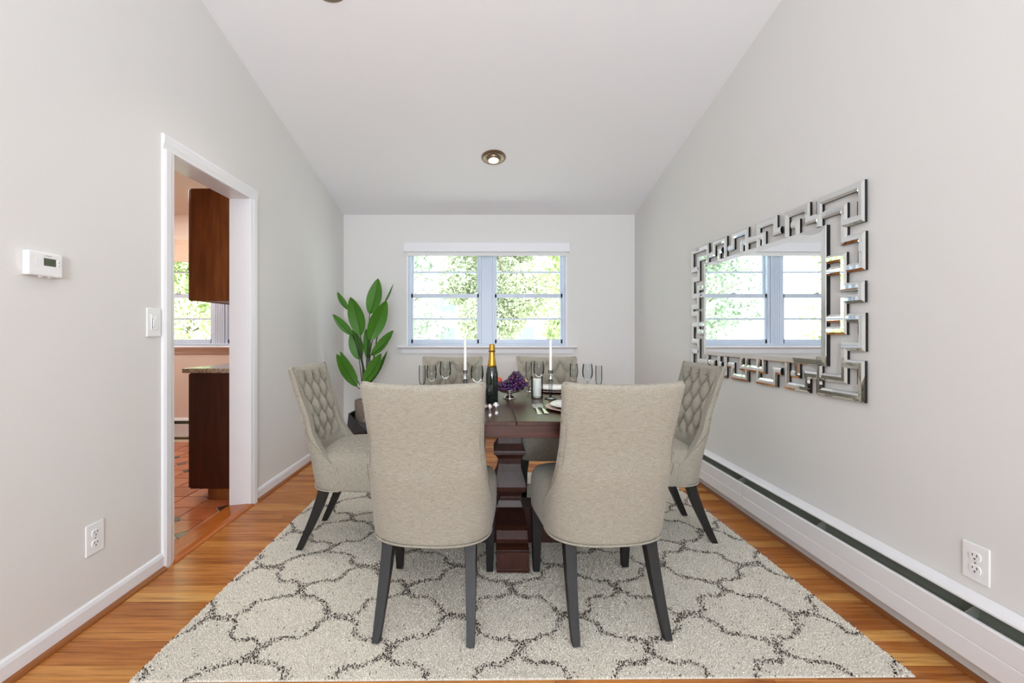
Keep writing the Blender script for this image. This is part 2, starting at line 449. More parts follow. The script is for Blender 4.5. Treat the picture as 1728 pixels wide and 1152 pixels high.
# ---- windows: twin double-hung units
def build_window(name, dx, label):
    W = struct(empty(name, (dx, YB, 0)), label, 'window')
    def B(nm, x0, x1, y0, y1, z0, z1, m, parent=W, bev=.003): return box(nm, x0, x1, y0, y1, z0, z1, m, parent, bev)
    # reveal + frame (parent space: x offset, y from wall face, z absolute)
    B('jamb', WX0, WX0 + .02, .0, .15, WZ0, WZ1, M_TRIM); B('jamb', WX1 - .02, WX1, .0, .15, WZ0, WZ1, M_TRIM)
    B('head', WX0, WX1, .0, .15, WZ1 - .03, WZ1, M_TRIM)
    B('bottom_frame', WX0, WX1, .02, .15, WZ0 - .02, WZ0 + .025, M_FRAME)
    B('mullion', -.062, .057, .03, .13, WZ0 - .01, WZ1, M_FRAME)
    for k in (-.035, -.012, .012, .034): B('mullion_rib', k - .003, k + .003, .026, .034, WZ0 + .02, WZ1 - .04, M_FRAME, W, 0)
    for sgn, (gx0, gx1) in ((-1, (WX0 + .02, -.062)), (1, (.057, WX1 - .02))):
        B('side_track', gx0, gx0 + .028, .045, .14, WZ0 + .02, WZ1 - .03, M_FRAME); B('side_track', gx1 - .028, gx1, .045, .14, WZ0 + .02, WZ1 - .03, M_FRAME)
        x0, x1 = gx0 + .022, gx1 - .022
        def sash(y0, z0, z1, rb, rt, muntin):
            bm = bmesh.new(); st = .026
            bbox(bm, x0, x0 + st, y0, y0 + .03, z0, z1, .003); bbox(bm, x1 - st, x1, y0, y0 + .03, z0, z1, .003)
            bbox(bm, x0, x1, y0, y0 + .03, z0, z0 + rb, .003); bbox(bm, x0, x1, y0, y0 + .03, z1 - rt, z1, .003)
            s = from_bm('sash', bm, M_FRAME, W)
            box('muntin', x0 + st, x1 - st, y0 + .006, y0 + .024, muntin - .009, muntin + .009, M_FRAME, s, .002)
            for a, b in ((z0 + rb, muntin - .007), (muntin + .007, z1 - rt)):
                box('pane', x0 + st, x1 - st, y0 + .013, y0 + .017, a, b, M_PANE, s)
            return s
        sash(.095, 1.51, WZ1 - .03, .035, .03, 1.79)
        lo = sash(.058, WZ0 + .025, 1.55, .045, .045, 1.277)
        bm = bmesh.new(); c = (x0 + x1) / 2
        bbox(bm, c - .03, c + .03, .048, .062, 1.548, 1.556, .002); bbox(bm, c - .012, c + .012, .04, .056, 1.556, 1.566, .003)
        from_bm('sash_lock', bm, M_CHROME, W)
    # stool and apron
    B('sill', -.958, .962, -.055, .05, .965, .985, M_TRIM, W, .006)
    bm = bmesh.new(); prism(bm, [(-.002, .905), (-.012, .905), (-.014, .95), (-.03, .965), (-.002, .965)], 'X', -.92, .925); from_bm('apron', bm, M_TRIM if dx == 0 else M_KWALL, W)
    return W
build_window('window_1', 0.0, 'white twin double-hung window facing the dining table')
build_window('window_2', KS, 'twin double-hung kitchen window seen through the doorway')
# picture window behind the lens
pw = struct(empty('window_3', (0, YR, 0)), 'picture window in the living room wall', 'window')
boxes('frame', [(-1.4, 1.4, -.1, -.02, .6, .66), (-1.4, 1.4, -.1, -.02, 2.44, 2.5), (-1.4, -1.34, -.1, -.02, .6, 2.5), (1.34, 1.4, -.1, -.02, .6, 2.5), (-.02, .02, -.1, -.02, .6, 2.5)], M_TRIM, pw)
box('pane', -1.34, 1.34, -.07, -.06, .66, 2.44, M_PANE, pw)

# roller shade over the dining window
rs = tag(empty('roller_shade', (0, YB, 0)), 'white roller shade rolled up behind its box over the dining window', 'shade')
box('fascia', -.886, .88, -.062, -.0, 1.985, 2.082, M_TRIM, rs, .003)
box('shade_cloth', -.85, .845, -.03, -.026, 1.962, 2.0, M_SHADE, rs)
box('bottom_bar', -.855, .85, -.036, -.02, 1.945, 1.968, M_SHADE, rs, .004)
ks = tag(empty('roman_shade', (KS, YB, 0)), 'peach roman shade folded above the kitchen window', 'shade')
for k, (za, zb, d) in enumerate(((2.06, 2.12, .03), (1.97, 2.07, .035), (1.9, 1.985, .045), (1.875, 1.92, .055))):
    box('fold', -.9, .9, -d - .012, -d + .01, za, zb, M_KSHADE, ks, .006, 2)

# ---- baseboard heaters
def heater(name, origin, rz, length, seams, zs, label, x_back=.0):
    """local: x along the wall, y out of the wall (towards the room), z up"""
    zt, zb = zs
    h = tag(empty(name, origin, rz), label, 'heater')
    bm = bmesh.new()
    prism(bm, [(.001, zb), (.006, zb), (.006, zt - .02), (.001, zt - .02)], 'X', 0, length); from_bm('back_plate', bm, M_SLOT, h)
    bm = bmesh.new()
    prism(bm, [(.001, zt), (.004, zt), (.028, zt - .012), (.036, zt - .022), (.036, zt - .028), (.032, zt - .028), (.026, zt - .02), (.001, zt - .01)], 'X', 0, length); from_bm('top_hood', bm, M_HEATER, h)
    bm = bmesh.new()
    prism(bm, [(.006, zb + .02), (.05, zb + .02), (.05, zt - .075), (.006, zt - .075)], 'X', .01, length - .01); from_bm('fin_core', bm, M_SLOT, h)
    ends = [0] + seams + [length]
    zm = zb + (zt - .058 - zb) * .48
    for a, b in zip(ends[:-1], ends[1:]):
        bm = bmesh.new(); f = .062
        prism(bm, [(f - .012, zt - .059), (f - .002, zt - .058), (f + .001, zt - .063), (f, zm + .003), (f - .003, zm), (f, zm - .003), (f, zb + .004), (f - .004, zb), (f - .03, zb), (f - .03, zb + .003), (f - .006, zb + .004), (f - .004, zm), (f - .004, zt - .065), (f - .012, zt - .063)], 'X', a + .003, b - .003)
        from_bm('front_panel', bm, M_HEATER, h)
    k = .5
    while k < length:
        bm = bmesh.new(); prism(bm, [(.006, zt - .075), (.05, zt - .075), (.05, zt - .06), (.006, zt - .03)], 'X', k, k + .004); from_bm('bracket', bm, M_SLOT, h); k += .62
    return h
heater('baseboard_heater', (XR, .25, 0), PI / 2, YB - .25 - .03, [2.3], (.279, .078), 'long white baseboard heater along the mirror wall')
heater('baseboard_heater', (XK - .3, YB, 0), PI, 1.9, [], (.215, .02), 'short white heater below the kitchen window')

# ================================================================== OBJECTS
# ---- rug
RX0, RX1, RY0, RY1 = -1.15, 1.38, 1.372, 3.41
rug = tag(empty('rug', ((RX0 + RX1) / 2, (RY0 + RY1) / 2, 0), math.radians(.5)), 'cream shag rug with a charcoal trellis pattern under the dining set', 'rug')
hw, hl = (RX1 - RX0) / 2, (RY1 - RY0) / 2
M_BACK = mat('rug_backing', (206, 198, 184), .95)
box('backing', -hw, hw, -hl, hl, .0005, .006, M_BACK, rug, .001)
def pile():
    s = .0058
    gx, gy = np.meshgrid(np.arange(-hw, hw, s), np.arange(-hl, hl, s), indexing='ij')
    x = (gx + rng.uniform(-.5, .5, gx.shape) * s).ravel(); yv = (gy + rng.uniform(-.5, .5, gy.shape) * s).ravel()
    x = np.clip(x, -hw + .002, hw - .002); yv = np.clip(yv, -hl + .002, hl - .002)
    wx, wy = x + rug.location.x, yv + rug.location.y
    # trellis: wavy lines between the nodes of a centred lattice
    px, py = .458, .362
    jx = wx + .006 * np.sin(wy * 61) + rng.normal(0, .004, wx.shape); jy = wy + .006 * np.sin(wx * 53) + rng.normal(0, .004, wy.shape)
    u = (jx - .104) / px; v = (jy - 1.497) / py
    best = np.full(x.shape, 9.0)
    t = np.linspace(0, 1, 33)
    fu = .5 * (t - .07 * np.sin(3 * PI * t)); fv = .5 * (t + .07 * np.sin(3 * PI * t))
    uf = np.abs(u - np.round(u)); vf = np.abs(v - np.round(v))     # fold on the even nodes
    for a, b in zip(fu, fv):
        d = np.hypot((uf - a) * px, (vf - b) * py); best = np.minimum(best, d)
    node = np.minimum(np.hypot(uf * px, vf * py), np.hypot((.5 - uf) * px, (.5 - vf) * py))
    width = .0095 + .007 * np.exp(-(node / .045) ** 2)
    prob = np.clip(1.15 - (best / width) ** 2 * .62, 0, .82)
    dark = rng.random(x.shape) < prob
    speck = rng.random(x.shape) < .014
    n = len(x)
    base = np.array(lin((250, 244, 230))); col = base[None, :] * rng.uniform(.80, 1.04, (n, 1))
    col[dark] = np.array(lin((58, 50, 50)))[None, :] * rng.uniform(.5, 1.7, (dark.sum(), 1))
    col[speck & ~dark] = np.array(lin((120, 110, 96)))[None, :] * rng.uniform(.5, 1.3, ((speck & ~dark).sum(), 1))
    ang = rng.uniform(0, 2 * PI, n); tilt = rng.uniform(.0, .008, n); ta = rng.uniform(0, 2 * PI, n); hgt = rng.uniform(.0085, .0118, n)
    r = .0042
    V = np.zeros((n, 4, 3))
    for k in range(3):
        V[:, k, 0] = x + r * np.cos(ang + k * 2 * PI / 3); V[:, k, 1] = yv + r * np.sin(ang + k * 2 * PI / 3); V[:, k, 2] = .004
    V[:, 3, 0] = x + tilt * np.cos(ta); V[:, 3, 1] = yv + tilt * np.sin(ta); V[:, 3, 2] = hgt
    V[:, :, 0] = np.clip(V[:, :, 0], -hw - .004, hw + .004); V[:, :, 1] = np.clip(V[:, :, 1], -hl - .004, hl + .004)
    idx = np.arange(n)[:, None] * 4
    Ft = np.concatenate([idx + np.array([[0, 1, 3]]), idx + np.array([[1, 2, 3]]), idx + np.array([[2, 0, 3]])], 1).reshape(-1, 3)
    me = bpy.data.meshes.new('pile')
    me.vertices.add(n * 4); me.vertices.foreach_set('co', V.reshape(-1))
    me.loops.add(len(Ft) * 3); me.loops.foreach_set('vertex_index', Ft.reshape(-1).astype(np.int32))
    me.polygons.add(len(Ft)); me.polygons.foreach_set('loop_start', (np.arange(len(Ft)) * 3).astype(np.int32))
    me.update(); me.validate()
    ca = me.color_attributes.new('tuft', 'FLOAT_COLOR', 'POINT')
    c4 = np.ones((n, 4, 4)); c4[:, :, :3] = col[:, None, :]
    ca.data.foreach_set('color', c4.reshape(-1))
    m = mat('rug_pile', (232, 227, 215), .95, spec=.1)
    a = N(m, 'ShaderNodeVertexColor', layer_name='tuft'); L(m, a.outputs[0], bsdf(m).inputs['Base Color'])
    o = link('pile', me, m, rug); o['kind'] = 'stuff'
pile()
RUGZ = .0122

# ---- dining chair
def evaluated(o):
    dg = bpy.context.evaluated_depsgraph_get(); dg.update()
    me = bpy.data.meshes.new_from_object(o.evaluated_get(dg)); o.modifiers.clear()
    old = o.data; o.data = me; bpy.data.meshes.remove(old); return o
ZT = .935
T_HW = [(.30, .228), (.34, .236), (.45, .236), (.55, .226), (.70, .214), (.85, .219), (.95, .231)]
T_YB = [(.30, .052), (.335, .05), (.417, .038), (.604, .004), (.95, -.073)]
T_DC = [(.30, .17), (.45, .14), (.6, .08), (.95, .05)]
T_YF = [(.30, .225), (.40, .225), (.44, .21), (.468, .18), (.495, .145), (.524, .115), (.58, .086), (.657, .062), (.79, .026), (.95, -.018)]
def shell_out(z, th, inset=0.0):
    hwz, yb, dc_ = smooth_tab(z, T_HW) - inset, smooth_tab(z, T_YB) + inset, lerp_tab(z, T_DC)
    e = 2 / 2.5
    c, s = math.cos(th), math.sin(th)
    return (hwz * math.copysign(abs(c) ** e, c), yb + dc_ - dc_ * abs(s) ** e)
def shell_loop(z, inset=0.0, zoff=0.0):
    """C-shaped closed loop at height z: outer from right front to left front, inner back again"""
    n = 26; th_side, th_back = .046 - inset, .05
    outer = []; inner = []
    yf = smooth_tab(z, T_YF) - inset
    yc = smooth_tab(z, T_YB) + lerp_tab(z, T_DC)
    hwz = smooth_tab(z, T_HW)
    yf = max(yf, yc + .003)
    for k in range(4): f = k / 4; outer.append((hwz - inset, yf + (yc - yf) * f))
    for k in range(n + 1): outer.append(shell_out(z, PI * k / n, inset))
    for k in range(1, 5): f = k / 4; outer.append((-hwz + inset, yc + (yf - yc) * f))
    w = hwz - .046 + inset
    yb2 = smooth_tab(z, T_YB) + .05 - inset; d2 = max(yc - yb2, .006)
    for k in range(4): f = k / 4; inner.append((-w, yf + (yc - yf) * f))
    for k in range(n + 1):
        c, s = math.cos(PI - PI * k / n), math.sin(PI - PI * k / n); e = 2 / 2.5
        inner.append((w * math.copysign(abs(c) ** e, c), yb2 + d2 - d2 * abs(s) ** e))
    for k in range(1, 5): f = k / 4; inner.append((w, yc + (yf - yc) * f))
    out = []
    for (x, y) in outer + inner: out.append((x, y, z + zoff + .011 * (x / .22) ** 2 * max(0, (z - .75) / .2)))
    return out
def backrest_mesh():
    bm = bmesh.new()
    zs = [(.314, .006), (.32, 0)] + [(.34 + (.908 - .34) * k / 21, 0) for k in range(22)] + [(.917, .003), (.923, .008), (.926, .016)]
    V = [[bm.verts.new(p) for p in shell_loop(z, i)] for z, i in zs]
    grid_faces(bm, V, False, True)
    n = len(V[0]); h = n // 2
    for row in (V[0], V[-1]):
        for j in range(h - 1): bm.faces.new((row[j], row[j + 1], row[n - 2 - j], row[n - 1 - j]))
    return bm
BTN = []
for r_ in range(5):
    zz = .876 - .08 * r_
    for xx in ((-.1, 0, .1) if r_ % 2 == 0 else (-.15, -.05, .05, .15)):
        lim = .19 - .02
        if abs(xx) < lim: BTN.append((xx, zz))
def inner_y(x, z):
    c = smooth_tab(z, T_YB) + .046; w = smooth_tab(z, T_HW) - .012
    e = max(smooth_tab(min(z, .93), T_YF), smooth_tab(z, T_YB) + .05) - .018
    return c + (max(e, c) - c) * min(1, abs(x) / w) ** 3
def tuft(x, z):
    u = x / .1 + (z - .876) / .16; v = x / .1 - (z - .876) / .16
    pu = abs(math.sin(PI * u)) * abs(math.sin(PI * v))
    top = min(1, max(0, (.905 - z) / .03)); side = min(1, max(0, (.2 - abs(x)) / .03)); low = min(1, max(0, (z - .53) / .04))
    if z > .876:   # pleats running straight up from the top buttons
        pu = abs(math.sin(PI * (x / .1)))
    h = .031 * pu ** .6
    k = top * side * low
    h = h * k + .019 * (1 - k)
    for bx, bz in BTN:
        d2 = (x - bx) ** 2 + (z - bz) ** 2
        if d2 < .002: h -= .005 * math.exp(-d2 / .00012)
    return h
def tufted_mesh():
    bm = bmesh.new(); nu, nv = 96, 110
    V = []
    for i in range(nu + 1):
        row = []
        for j in range(nv + 1):
            z = .46 + (.922 - .46) * j / nv
            w = smooth_tab(z, T_HW) - .012
            x = w * (2 * i / nu - 1)
            e = min(1, (1 - abs(x) / w) / .09); et = min(1, (.922 - z) / .02)
            roll = math.sqrt(max(0, 1 - (1 - e) ** 2)) * math.sqrt(max(0, 1 - (1 - et) ** 2))
            y = inner_y(x, z) - .012 + (tuft(x, z) + .012) * roll
            row.append(bm.verts.new((x, y, z + .011 * (x / .22) ** 2 * max(0, (z - .75) / .2))))
        V.append(row)
    grid_faces(bm, V)
    return bm
def seat_mesh():
    bm = bmesh.new()
    prof = [(.312, .012), (.316, .004), (.325, 0), (.40, -.002), (.45, 0), (.47, .006), (.484, .016), (.494, .034), (.502, .07), (.508, .12), (.511, .19)]
    V = []
    n = 72
    for z, ins in prof:
        row = []
        for k in range(n):
            a = 2 * PI * k / n; c, s = math.cos(a), math.sin(a); e = 2 / 5.5
            sx, sy = math.copysign(abs(c) ** e, c), math.copysign(abs(s) ** e, s)
            yy = .305 + sy * (.227 - ins * .95)
            hwx = .233 + .018 * max(0, (yy - .15) / .38)
            x = sx * max(.02, hwx - ins); 
            if yy < .19: x *= 1 - .32 * ((.19 - yy) / .115) ** 2
            row.append(bm.verts.new((x, yy, z + .012 * max(0, 1 - ((yy - .3) / .23) ** 2) * (1 if ins > .01 else 0) * (1 - (x / .26) ** 2))))
        V.append(row)
    grid_faces(bm, V, False, True)
    bm.faces.new(V[0][::-1]); bm.faces.new(V[-1])
    return bm
def leg_mesh(pts, sizes):
    bm = bmesh.new(); V = []
    for (x, y, z), (sx, sy) in zip(pts, sizes):
        V.append([bm.verts.new((x + a * sx / 2, y + b * sy / 2, z)) for a, b in ((-1, -1), (1, -1), (1, 1), (-1, 1))])
    grid_faces(bm, V, False, True); bm.faces.new(V[0][::-1]); bm.faces.new(V[-1])
    es = [e for e in bm.edges if abs((e.verts[0].co - e.verts[1].co).normalized().z) > .6]
    bmesh.ops.bevel(bm, geom=es, offset=.0025, segments=1, affect='EDGES')
    return bm
def make_chair():
    c = empty('dining_chair')
    o = from_bm('backrest', backrest_mesh(), M_LINEN, c, True)
    md = o.modifiers.new('s', 'SUBSURF'); md.levels = md.render_levels = 1; evaluated(o)
    back = o
    t = from_bm('tufted_panel', tufted_mesh(), M_LINEN, c, True)
    s = from_bm('seat', seat_mesh(), M_LINEN, c, True)
    bm = bmesh.new(); bmesh.ops.create_uvsphere(bm, u_segments=10, v_segments=6, radius=.0095)
    for v in bm.verts: v.co.y *= .55
    bme = bpy.data.meshes.new('button'); bm.to_mesh(bme); bm.free(); bme.materials.append(M_BUTTON); bme.polygons.foreach_set('use_smooth', [True] * len(bme.polygons))
    for bx, bz in BTN:
        b = link('button', bme, parent=t); b.location = (bx, inner_y(bx, bz) + tuft(bx, bz) + .0035, bz + .014 * (bx / .22) ** 2 * max(0, (bz - .75) / .2)); b.rotation_euler = (.2, 0, 0)
    # welt round the bottom edge of the shell and seams of the side wings
    loop = shell_loop(.318, -.001); h = len(loop) // 2
    bm = bmesh.new(); tube(bm, [(x, y, .3165) for x, y, z in loop[:h]], .0042, 6); from_bm('welt', bm, M_LINEN, c, True)
    bm = bmesh.new(); tube(bm, [(x, y, z) for x, y, z in [(p[0] * .985, p[1] + .006, p[2] - .012) for p in shell_loop(.918, .002)[:h]]], .003, 6); from_bm('welt', bm, M_LINEN, c, True)
    def seam(pts, r):
        bm = bmesh.new(); tube(bm, pts, r, 5); from_bm('seam', bm, M_SEAM, back)
    for sx in (-1, 1):
        seam([(sx * (smooth_tab(z, T_HW) + .0008), .2265, z) for z in (.325, .36, .40)] + [(sx * (smooth_tab(.435, T_HW) + .0012), .214, .437)], .0016)
        for zz in (.79, .66):
            y0, y1 = smooth_tab(zz, T_YB) + .045, smooth_tab(zz, T_YF)
            hh = smooth_tab(zz, T_HW)
            seam([(sx * (hh + .0006), y0, zz - .004), (sx * (hh + .0006), (y0 + y1) / 2, zz + .002), (sx * (hh - .004), y1 - .002, zz + .002), (sx * (hh - .02), y1 + .001, zz)], .0018)
        pts = []
        for k in range(9):
            zz = .62 - (.62 - .455) * k / 8
            yy = smooth_tab(zz, T_YB) + .05 + (.19 - .05 - smooth_tab(zz, T_YB)) * (k / 8) ** 1.6
            pts.append((sx * (smooth_tab(zz, T_HW) + .0006), yy, zz))
        seam(pts, .0016)
    for sx in (-1, 1):
        pts = []; sz = []
        for k in range(9):
            f = k / 8; z = .325 - .325 * f
            y = .132 - .129 * (1.12 * f - .12 * f * f * f) * (.55 + .45 * f); x = sx * (.158 + .012 * f)
            w = .054 - .022 * f; pts.append((x, y, z)); sz.append((w * .86, w))
        from_bm('leg', leg_mesh(pts, sz), M_LEG, c)
        pts = [(sx * (.213 - .0 * f), .478 + .006 * f, .33 - .33 * f) for f in (0, .3, .65, 1)]
        from_bm('leg', leg_mesh(pts, [(.048, .048), (.044, .044), (.037, .037), (.03, .03)]), M_LEG, c)
    return c
chair0 = make_chair()
CH = [(-.228, 1.522, -3.4, 'beige linen dining chair turned back-on beside the champagne bottle'),
      (.484, 1.530, 5.0, 'beige linen dining chair turned back-on beside the two forks'),
      (-.965, 2.360, -90, 'beige button-tufted dining chair in front of the potted plant and doorway wall'),
      (1.205, 2.430, 90, 'beige button-tufted dining chair in front of the large mirror'),
      (-.257, 3.165, 180, 'beige button-tufted dining chair below the window, nearer the plant'),
      (.443, 3.165, 180, 'beige button-tufted dining chair below the window, nearer the mirror')]
for i, (x, y, a, lab) in enumerate(CH):
    c = chair0 if i == 0 else copy_tree(chair0)
    c.location = (x, y, RUGZ); c.rotation_euler = (0, 0, math.radians(a))
    tag(c, lab, 'chair', 'tufted dining chairs round the table')

# ---- dining table
TC = (.12, 2.33); TZ = .757
tb = tag(empty('dining_table', (TC[0], TC[1], RUGZ)), 'dark brown square wooden dining table on a turned pedestal', 'table')
thx, thy = .60, .588
zt = TZ - RUGZ
for a, b in ((-thx, -.0008), (.0008, thx)):
    box('table_leaf', a, b, -thy, thy, zt - .018, zt, M_TABLE, tb, .002)
for a in [(-thx + .006, thx - .006, -thy + .006, -thy + .03), (-thx + .006, thx - .006, thy - .03, thy - .006), (-thx + .006, -thx + .03, -thy + .03, thy - .03), (thx - .03, thx - .006, -thy + .03, thy - .03)]:
    ap = box('apron', *a, zt - .06, zt - .018, M_TABLEH, tb)
    box('bead', a[0] - .004, a[1] + .004, a[2] - .004, a[3] + .004, zt - .068, zt - .059, M_TABLEH, ap, .002)
box('cross_rail', -.05, .05, -thy + .03, thy - .03, zt - .05, zt - .018, M_TABLEH, tb)
lathe('pedestal', [(.12, zt - .05), (.12, zt - .075), (.062, zt - .09), (.057, .575), (.062, .52), (.082, .485), (.084, .478), (.084, .466), (.076, .462), (.062, .44), (.059, .41), (.064, .37), (.08, .325), (.086, .295), (.082, .272), (.062, .252), (.05, .236), (.05, .226), (.058, .216), (.066, .19), (.075, .165), (.078, .15), (.078, .05)][::-1], M_TABLEV, tb, square=True, smooth=False)
foot_prof = [(.05, .0), (.36, .0), (.362, .012), (.362, .088), (.352, .10), (.33, .105), (.30, .107), (.285, .118), (.262, .15), (.24, .162), (.20, .166), (.16, .172), (.12, .18), (.05, .185)]
for k in range(4):
    bm = bmesh.new(); prism(bm, foot_prof, 'Y', -.075, .075)
    f = from_bm('foot', bm, M_TABLEV, tb); f.rotation_euler = (0, 0, k * PI / 2)
    bm = bmesh.new(); bbox(bm, .30, .367, -.078, .078, .012, .02, .002); bbox(bm, .30, .366, -.077, .077, .088, .096, .002)
    from_bm('moulding', bm, M_TABLEV, f)

# ---- mirror on the right wall
MY0, MZ0, MW, MH = 1.769, .824, 1.51, .935
mr = tag(empty('wall_mirror', (XR, MY0 + MW / 2, MZ0)), 'large rectangular wall mirror framed by an angular Greek key border', 'mirror')
def mw(u, v, d): return (-d, u - MW / 2, v)         # local coordinates of the mirror: depth d off the wall
SW = .0185
def strip(pts, base):
    """mitred bevelled strip along the (u, v) polyline; black sides, mirror top"""
    bm = bmesh.new(); n = len(pts); P = [Vector(p) for p in pts]
    offs = [(-SW, 0), (-SW, .011), (-SW * .42, .0165), (SW * .42, .0165), (SW, .011), (SW, 0)]
    V = []
    for i in range(n):
        d0 = (P[i] - P[i - 1]).normalized() if i else (P[1] - P[0]).normalized()
        d1 = (P[i + 1] - P[i]).normalized() if i < n - 1 else d0
        n0, n1 = Vector((-d0.y, d0.x)), Vector((-d1.y, d1.x))
        mt = (n0 + n1); mt = mt / max(mt.dot(n0), .3)
        V.append([bm.verts.new(mw(*(P[i] + mt * o), base + h)) for o, h in offs])
    for i in range(n - 1):
        for j in range(5):
            f = bm.faces.new((V[i][j], V[i][j + 1], V[i + 1][j + 1], V[i + 1][j])); f.material_index = 0 if 0 < j < 4 else 1
        f = bm.faces.new((V[i][5], V[i][0], V[i + 1][0], V[i + 1][5])); f.material_index = 1
    for r in (V[0], V[-1]):
        f = bm.faces.new(r); f.material_index = 1
    return from_bm('frame_strip', bm, [M_MIRROR, M_BLACK], mr)
R1 = [(.245, .795), (.245, .914), (.021, .914), (.021, .775), (.11, .775)]
R2 = [(.467, .795), (.467, .914), (.325, .914), (.325, .845), (.11, .845), (.11, .70), (.021, .70), (.021, .575), (.20, .575)]
R3 = [(.20, .63), (.11, .63), (.11, .494), (.021, .494), (.021, .441), (.11, .441), (.11, .305), (.20, .305)]
T2 = [(.39, .79), (.39, .85), (.43, .85)]
T3 = [(.505, .845), (.555, .845), (.555, .914), (.70, .914), (.70, .79)]
T4 = [(.65, .79), (.65, .85), (.86, .85), (.86, .79)]
fu_ = lambda S: [(MW - u, v) for u, v in S]
fv_ = lambda S: [(u, MH - v) for u, v in S]
strips = []
for S, lv in ((R1, .006), (R2, .003), (T2, .0045), (T3, .005)):
    strips += [(S, lv), (fu_(S), lv), (fv_(S), lv), (fu_(fv_(S)), lv)]
strips += [(R3, .006), (fu_(R3), .006), (T4, .006), (fv_(T4), .006)]
for S, lv in strips: strip(S, lv)
# centre panel with bevelled border
bm = bmesh.new(); iu0, iu1, iv0, iv1 = .20, MW - .20, .141, .794
rect = lambda k, d: [bm.verts.new(mw(*p, d)) for p in ((iu0 + k, iv0 + k), (iu1 - k, iv0 + k), (iu1 - k, iv1 - k), (iu0 + k, iv1 - k))]
ra, rb, rc, rd, re = rect(0, .001), rect(0, .019), rect(.003, .021), rect(.028, .0225), rect(.0285, .0222)
for q_, (A, B_) in enumerate(((ra, rb), (rb, rc), (rc, rd), (rd, re))):
    for j in range(4):
        f = bm.faces.new((A[j], A[(j + 1) % 4], B_[(j + 1) % 4], B_[j])); f.material_index = 1 if q_ == 0 else 0
bm.faces.new(re)
f = bm.faces.new(ra); f.material_index = 1
from_bm('mirror_panel', bm, [M_MIRROR, M_BLACK], mr)

# ---- wall plates
def outlet(loc, rz, label):
    o = tag(empty('wall_outlet', loc, rz), label, 'outlet')       # local: plate faces -Y... +y out of the wall
    box('cover_plate', -.039, .039, 0.0005, .006, -.06, .06, M_PLASTIC, o, .003, 2)
    for s in (-1, 1):
        bm = bmesh.new()
        pr = [(.017 * math.cos(a) if True else 0, s * .0205 + max(-.0135, min(.0135, .0175 * math.sin(a)))) for a in [2 * PI * k / 24 for k in range(24)]]
        prism(bm, pr, 'Y', .004, .0085); r = from_bm('receptacle', bm, M_PLASTIC, o)
        boxes('slot', [(-.0075, -.005, .0083, .0088, s * .0205 + .0, s * .0205 + .009), (.005, .0075, .0083, .0088, s * .0205 + .001, s * .0205 + .008)], M_DARK, r)
        bm = bmesh.new(); prism(bm, [(.0028 * math.cos(k * PI / 5), s * .0205 - .007 + .0028 * math.sin(k * PI / 5)) for k in range(10)], 'Y', .0083, .0088); from_bm('ground_hole', bm, M_DARK, r)
    bm = bmesh.new(); prism(bm, [(.003 * math.cos(k * PI / 5), .003 * math.sin(k * PI / 5)) for k in range(10)], 'Y', .005, .007); from_bm('screw', bm, M_CHROME, o)
    return o
outlet((XL, 1.671, .316), -PI / 2, 'white duplex outlet on the wall left of the doorway')
outlet((XR, 1.38, .374), PI / 2, 'white duplex outlet above the long baseboard heater')
sw = tag(empty('light_switch', (XL, 1.965, 1.167), -PI / 2), 'white dimmer switch plate beside the doorway casing', 'switch')
box('cover_plate', -.041, .041, .0005, .007, -.066, .066, M_PLASTIC, sw, .003, 2)
box('rocker_frame', -.019, .019, .006, .0095, -.036, .036, M_PLASTIC, sw, .001)
box('slider', .004, .011, .0093, .0135, -.02, .012, M_PLASTIC, sw, .001)
box('rocker', -.015, -.001, .0093, .0115, -.03, .03, M_PLASTIC, sw, .001)
boxes('groove', [(.0115, .0135, .0093, .0099, -.028, .016)], M_DARK, sw)

# ---- thermostat
th = tag(empty('thermostat', (XL, 1.468, 1.353), -PI / 2), 'white digital thermostat with a green-grey display on the wall', 'thermostat')
box('case', -.058, .058,   .0005, .023, -.041, .041, M_PLASTIC, th, .005, 3)
# local +x points to smaller world y? (rotation -90: local x -> world -y) so far side is -x
box('display', -.033, .008, .0228, .0236, -.004, .022, mat('lcd', (86, 94, 74), .25), th)
M_INK = mat('print_grey', (120, 120, 122), .6)
M_LCDINK = mat('lcd_segments', (34, 40, 30), .4)
def text(s, size, x, z, y, m, parent, name):
    cu = bpy.data.curves.new(name, 'FONT'); cu.body = s; cu.size = size; cu.align_x = 'CENTER'; cu.align_y = 'CENTER'; cu.extrude = .0001
    o = bpy.data.objects.new(name, cu); COL.objects.link(o)
    dg = bpy.context.evaluated_depsgraph_get(); me = bpy.data.meshes.new_from_object(o.evaluated_get(dg))
    bpy.data.objects.remove(o); bpy.data.curves.remove(cu)
    r = link(name, me, m, parent); r.rotation_euler = (PI / 2, 0, PI); r.location = (x, y, z)
    return r
text('Honeywell', .0052, -.008, .030, .0232, M_INK, th, 'maker_lettering')
for bx, bz in ((.030, .014), (.030, .005), (.030, -.004), (.019, .014), (.019, .005), (.019, -.004)):
    box('button', bx - .0042, bx + .0042, .0225, .0242, bz - .0028, bz + .0028, M_PLASTIC, th, .0006)
for bz in (.013, .0):
    bm = bmesh.new(); cx_ = -.043
    prism(bm, [(cx_ + .0055 * math.cos(k * PI / 8), bz + .0055 * math.sin(k * PI / 8)) for k in range(16)], 'Y', .0225, .0245); b_ = from_bm('round_button', bm, M_PLASTIC, th)
    sg = 1 if bz > .006 else -1
    bm = bmesh.new(); prism(bm, [(cx_ - .002, bz - sg * .0013), (cx_ + .002, bz - sg * .0013), (cx_, bz + sg * .0018)], 'Y', .0244, .0248); from_bm('arrow', bm, M_DARK, b_)
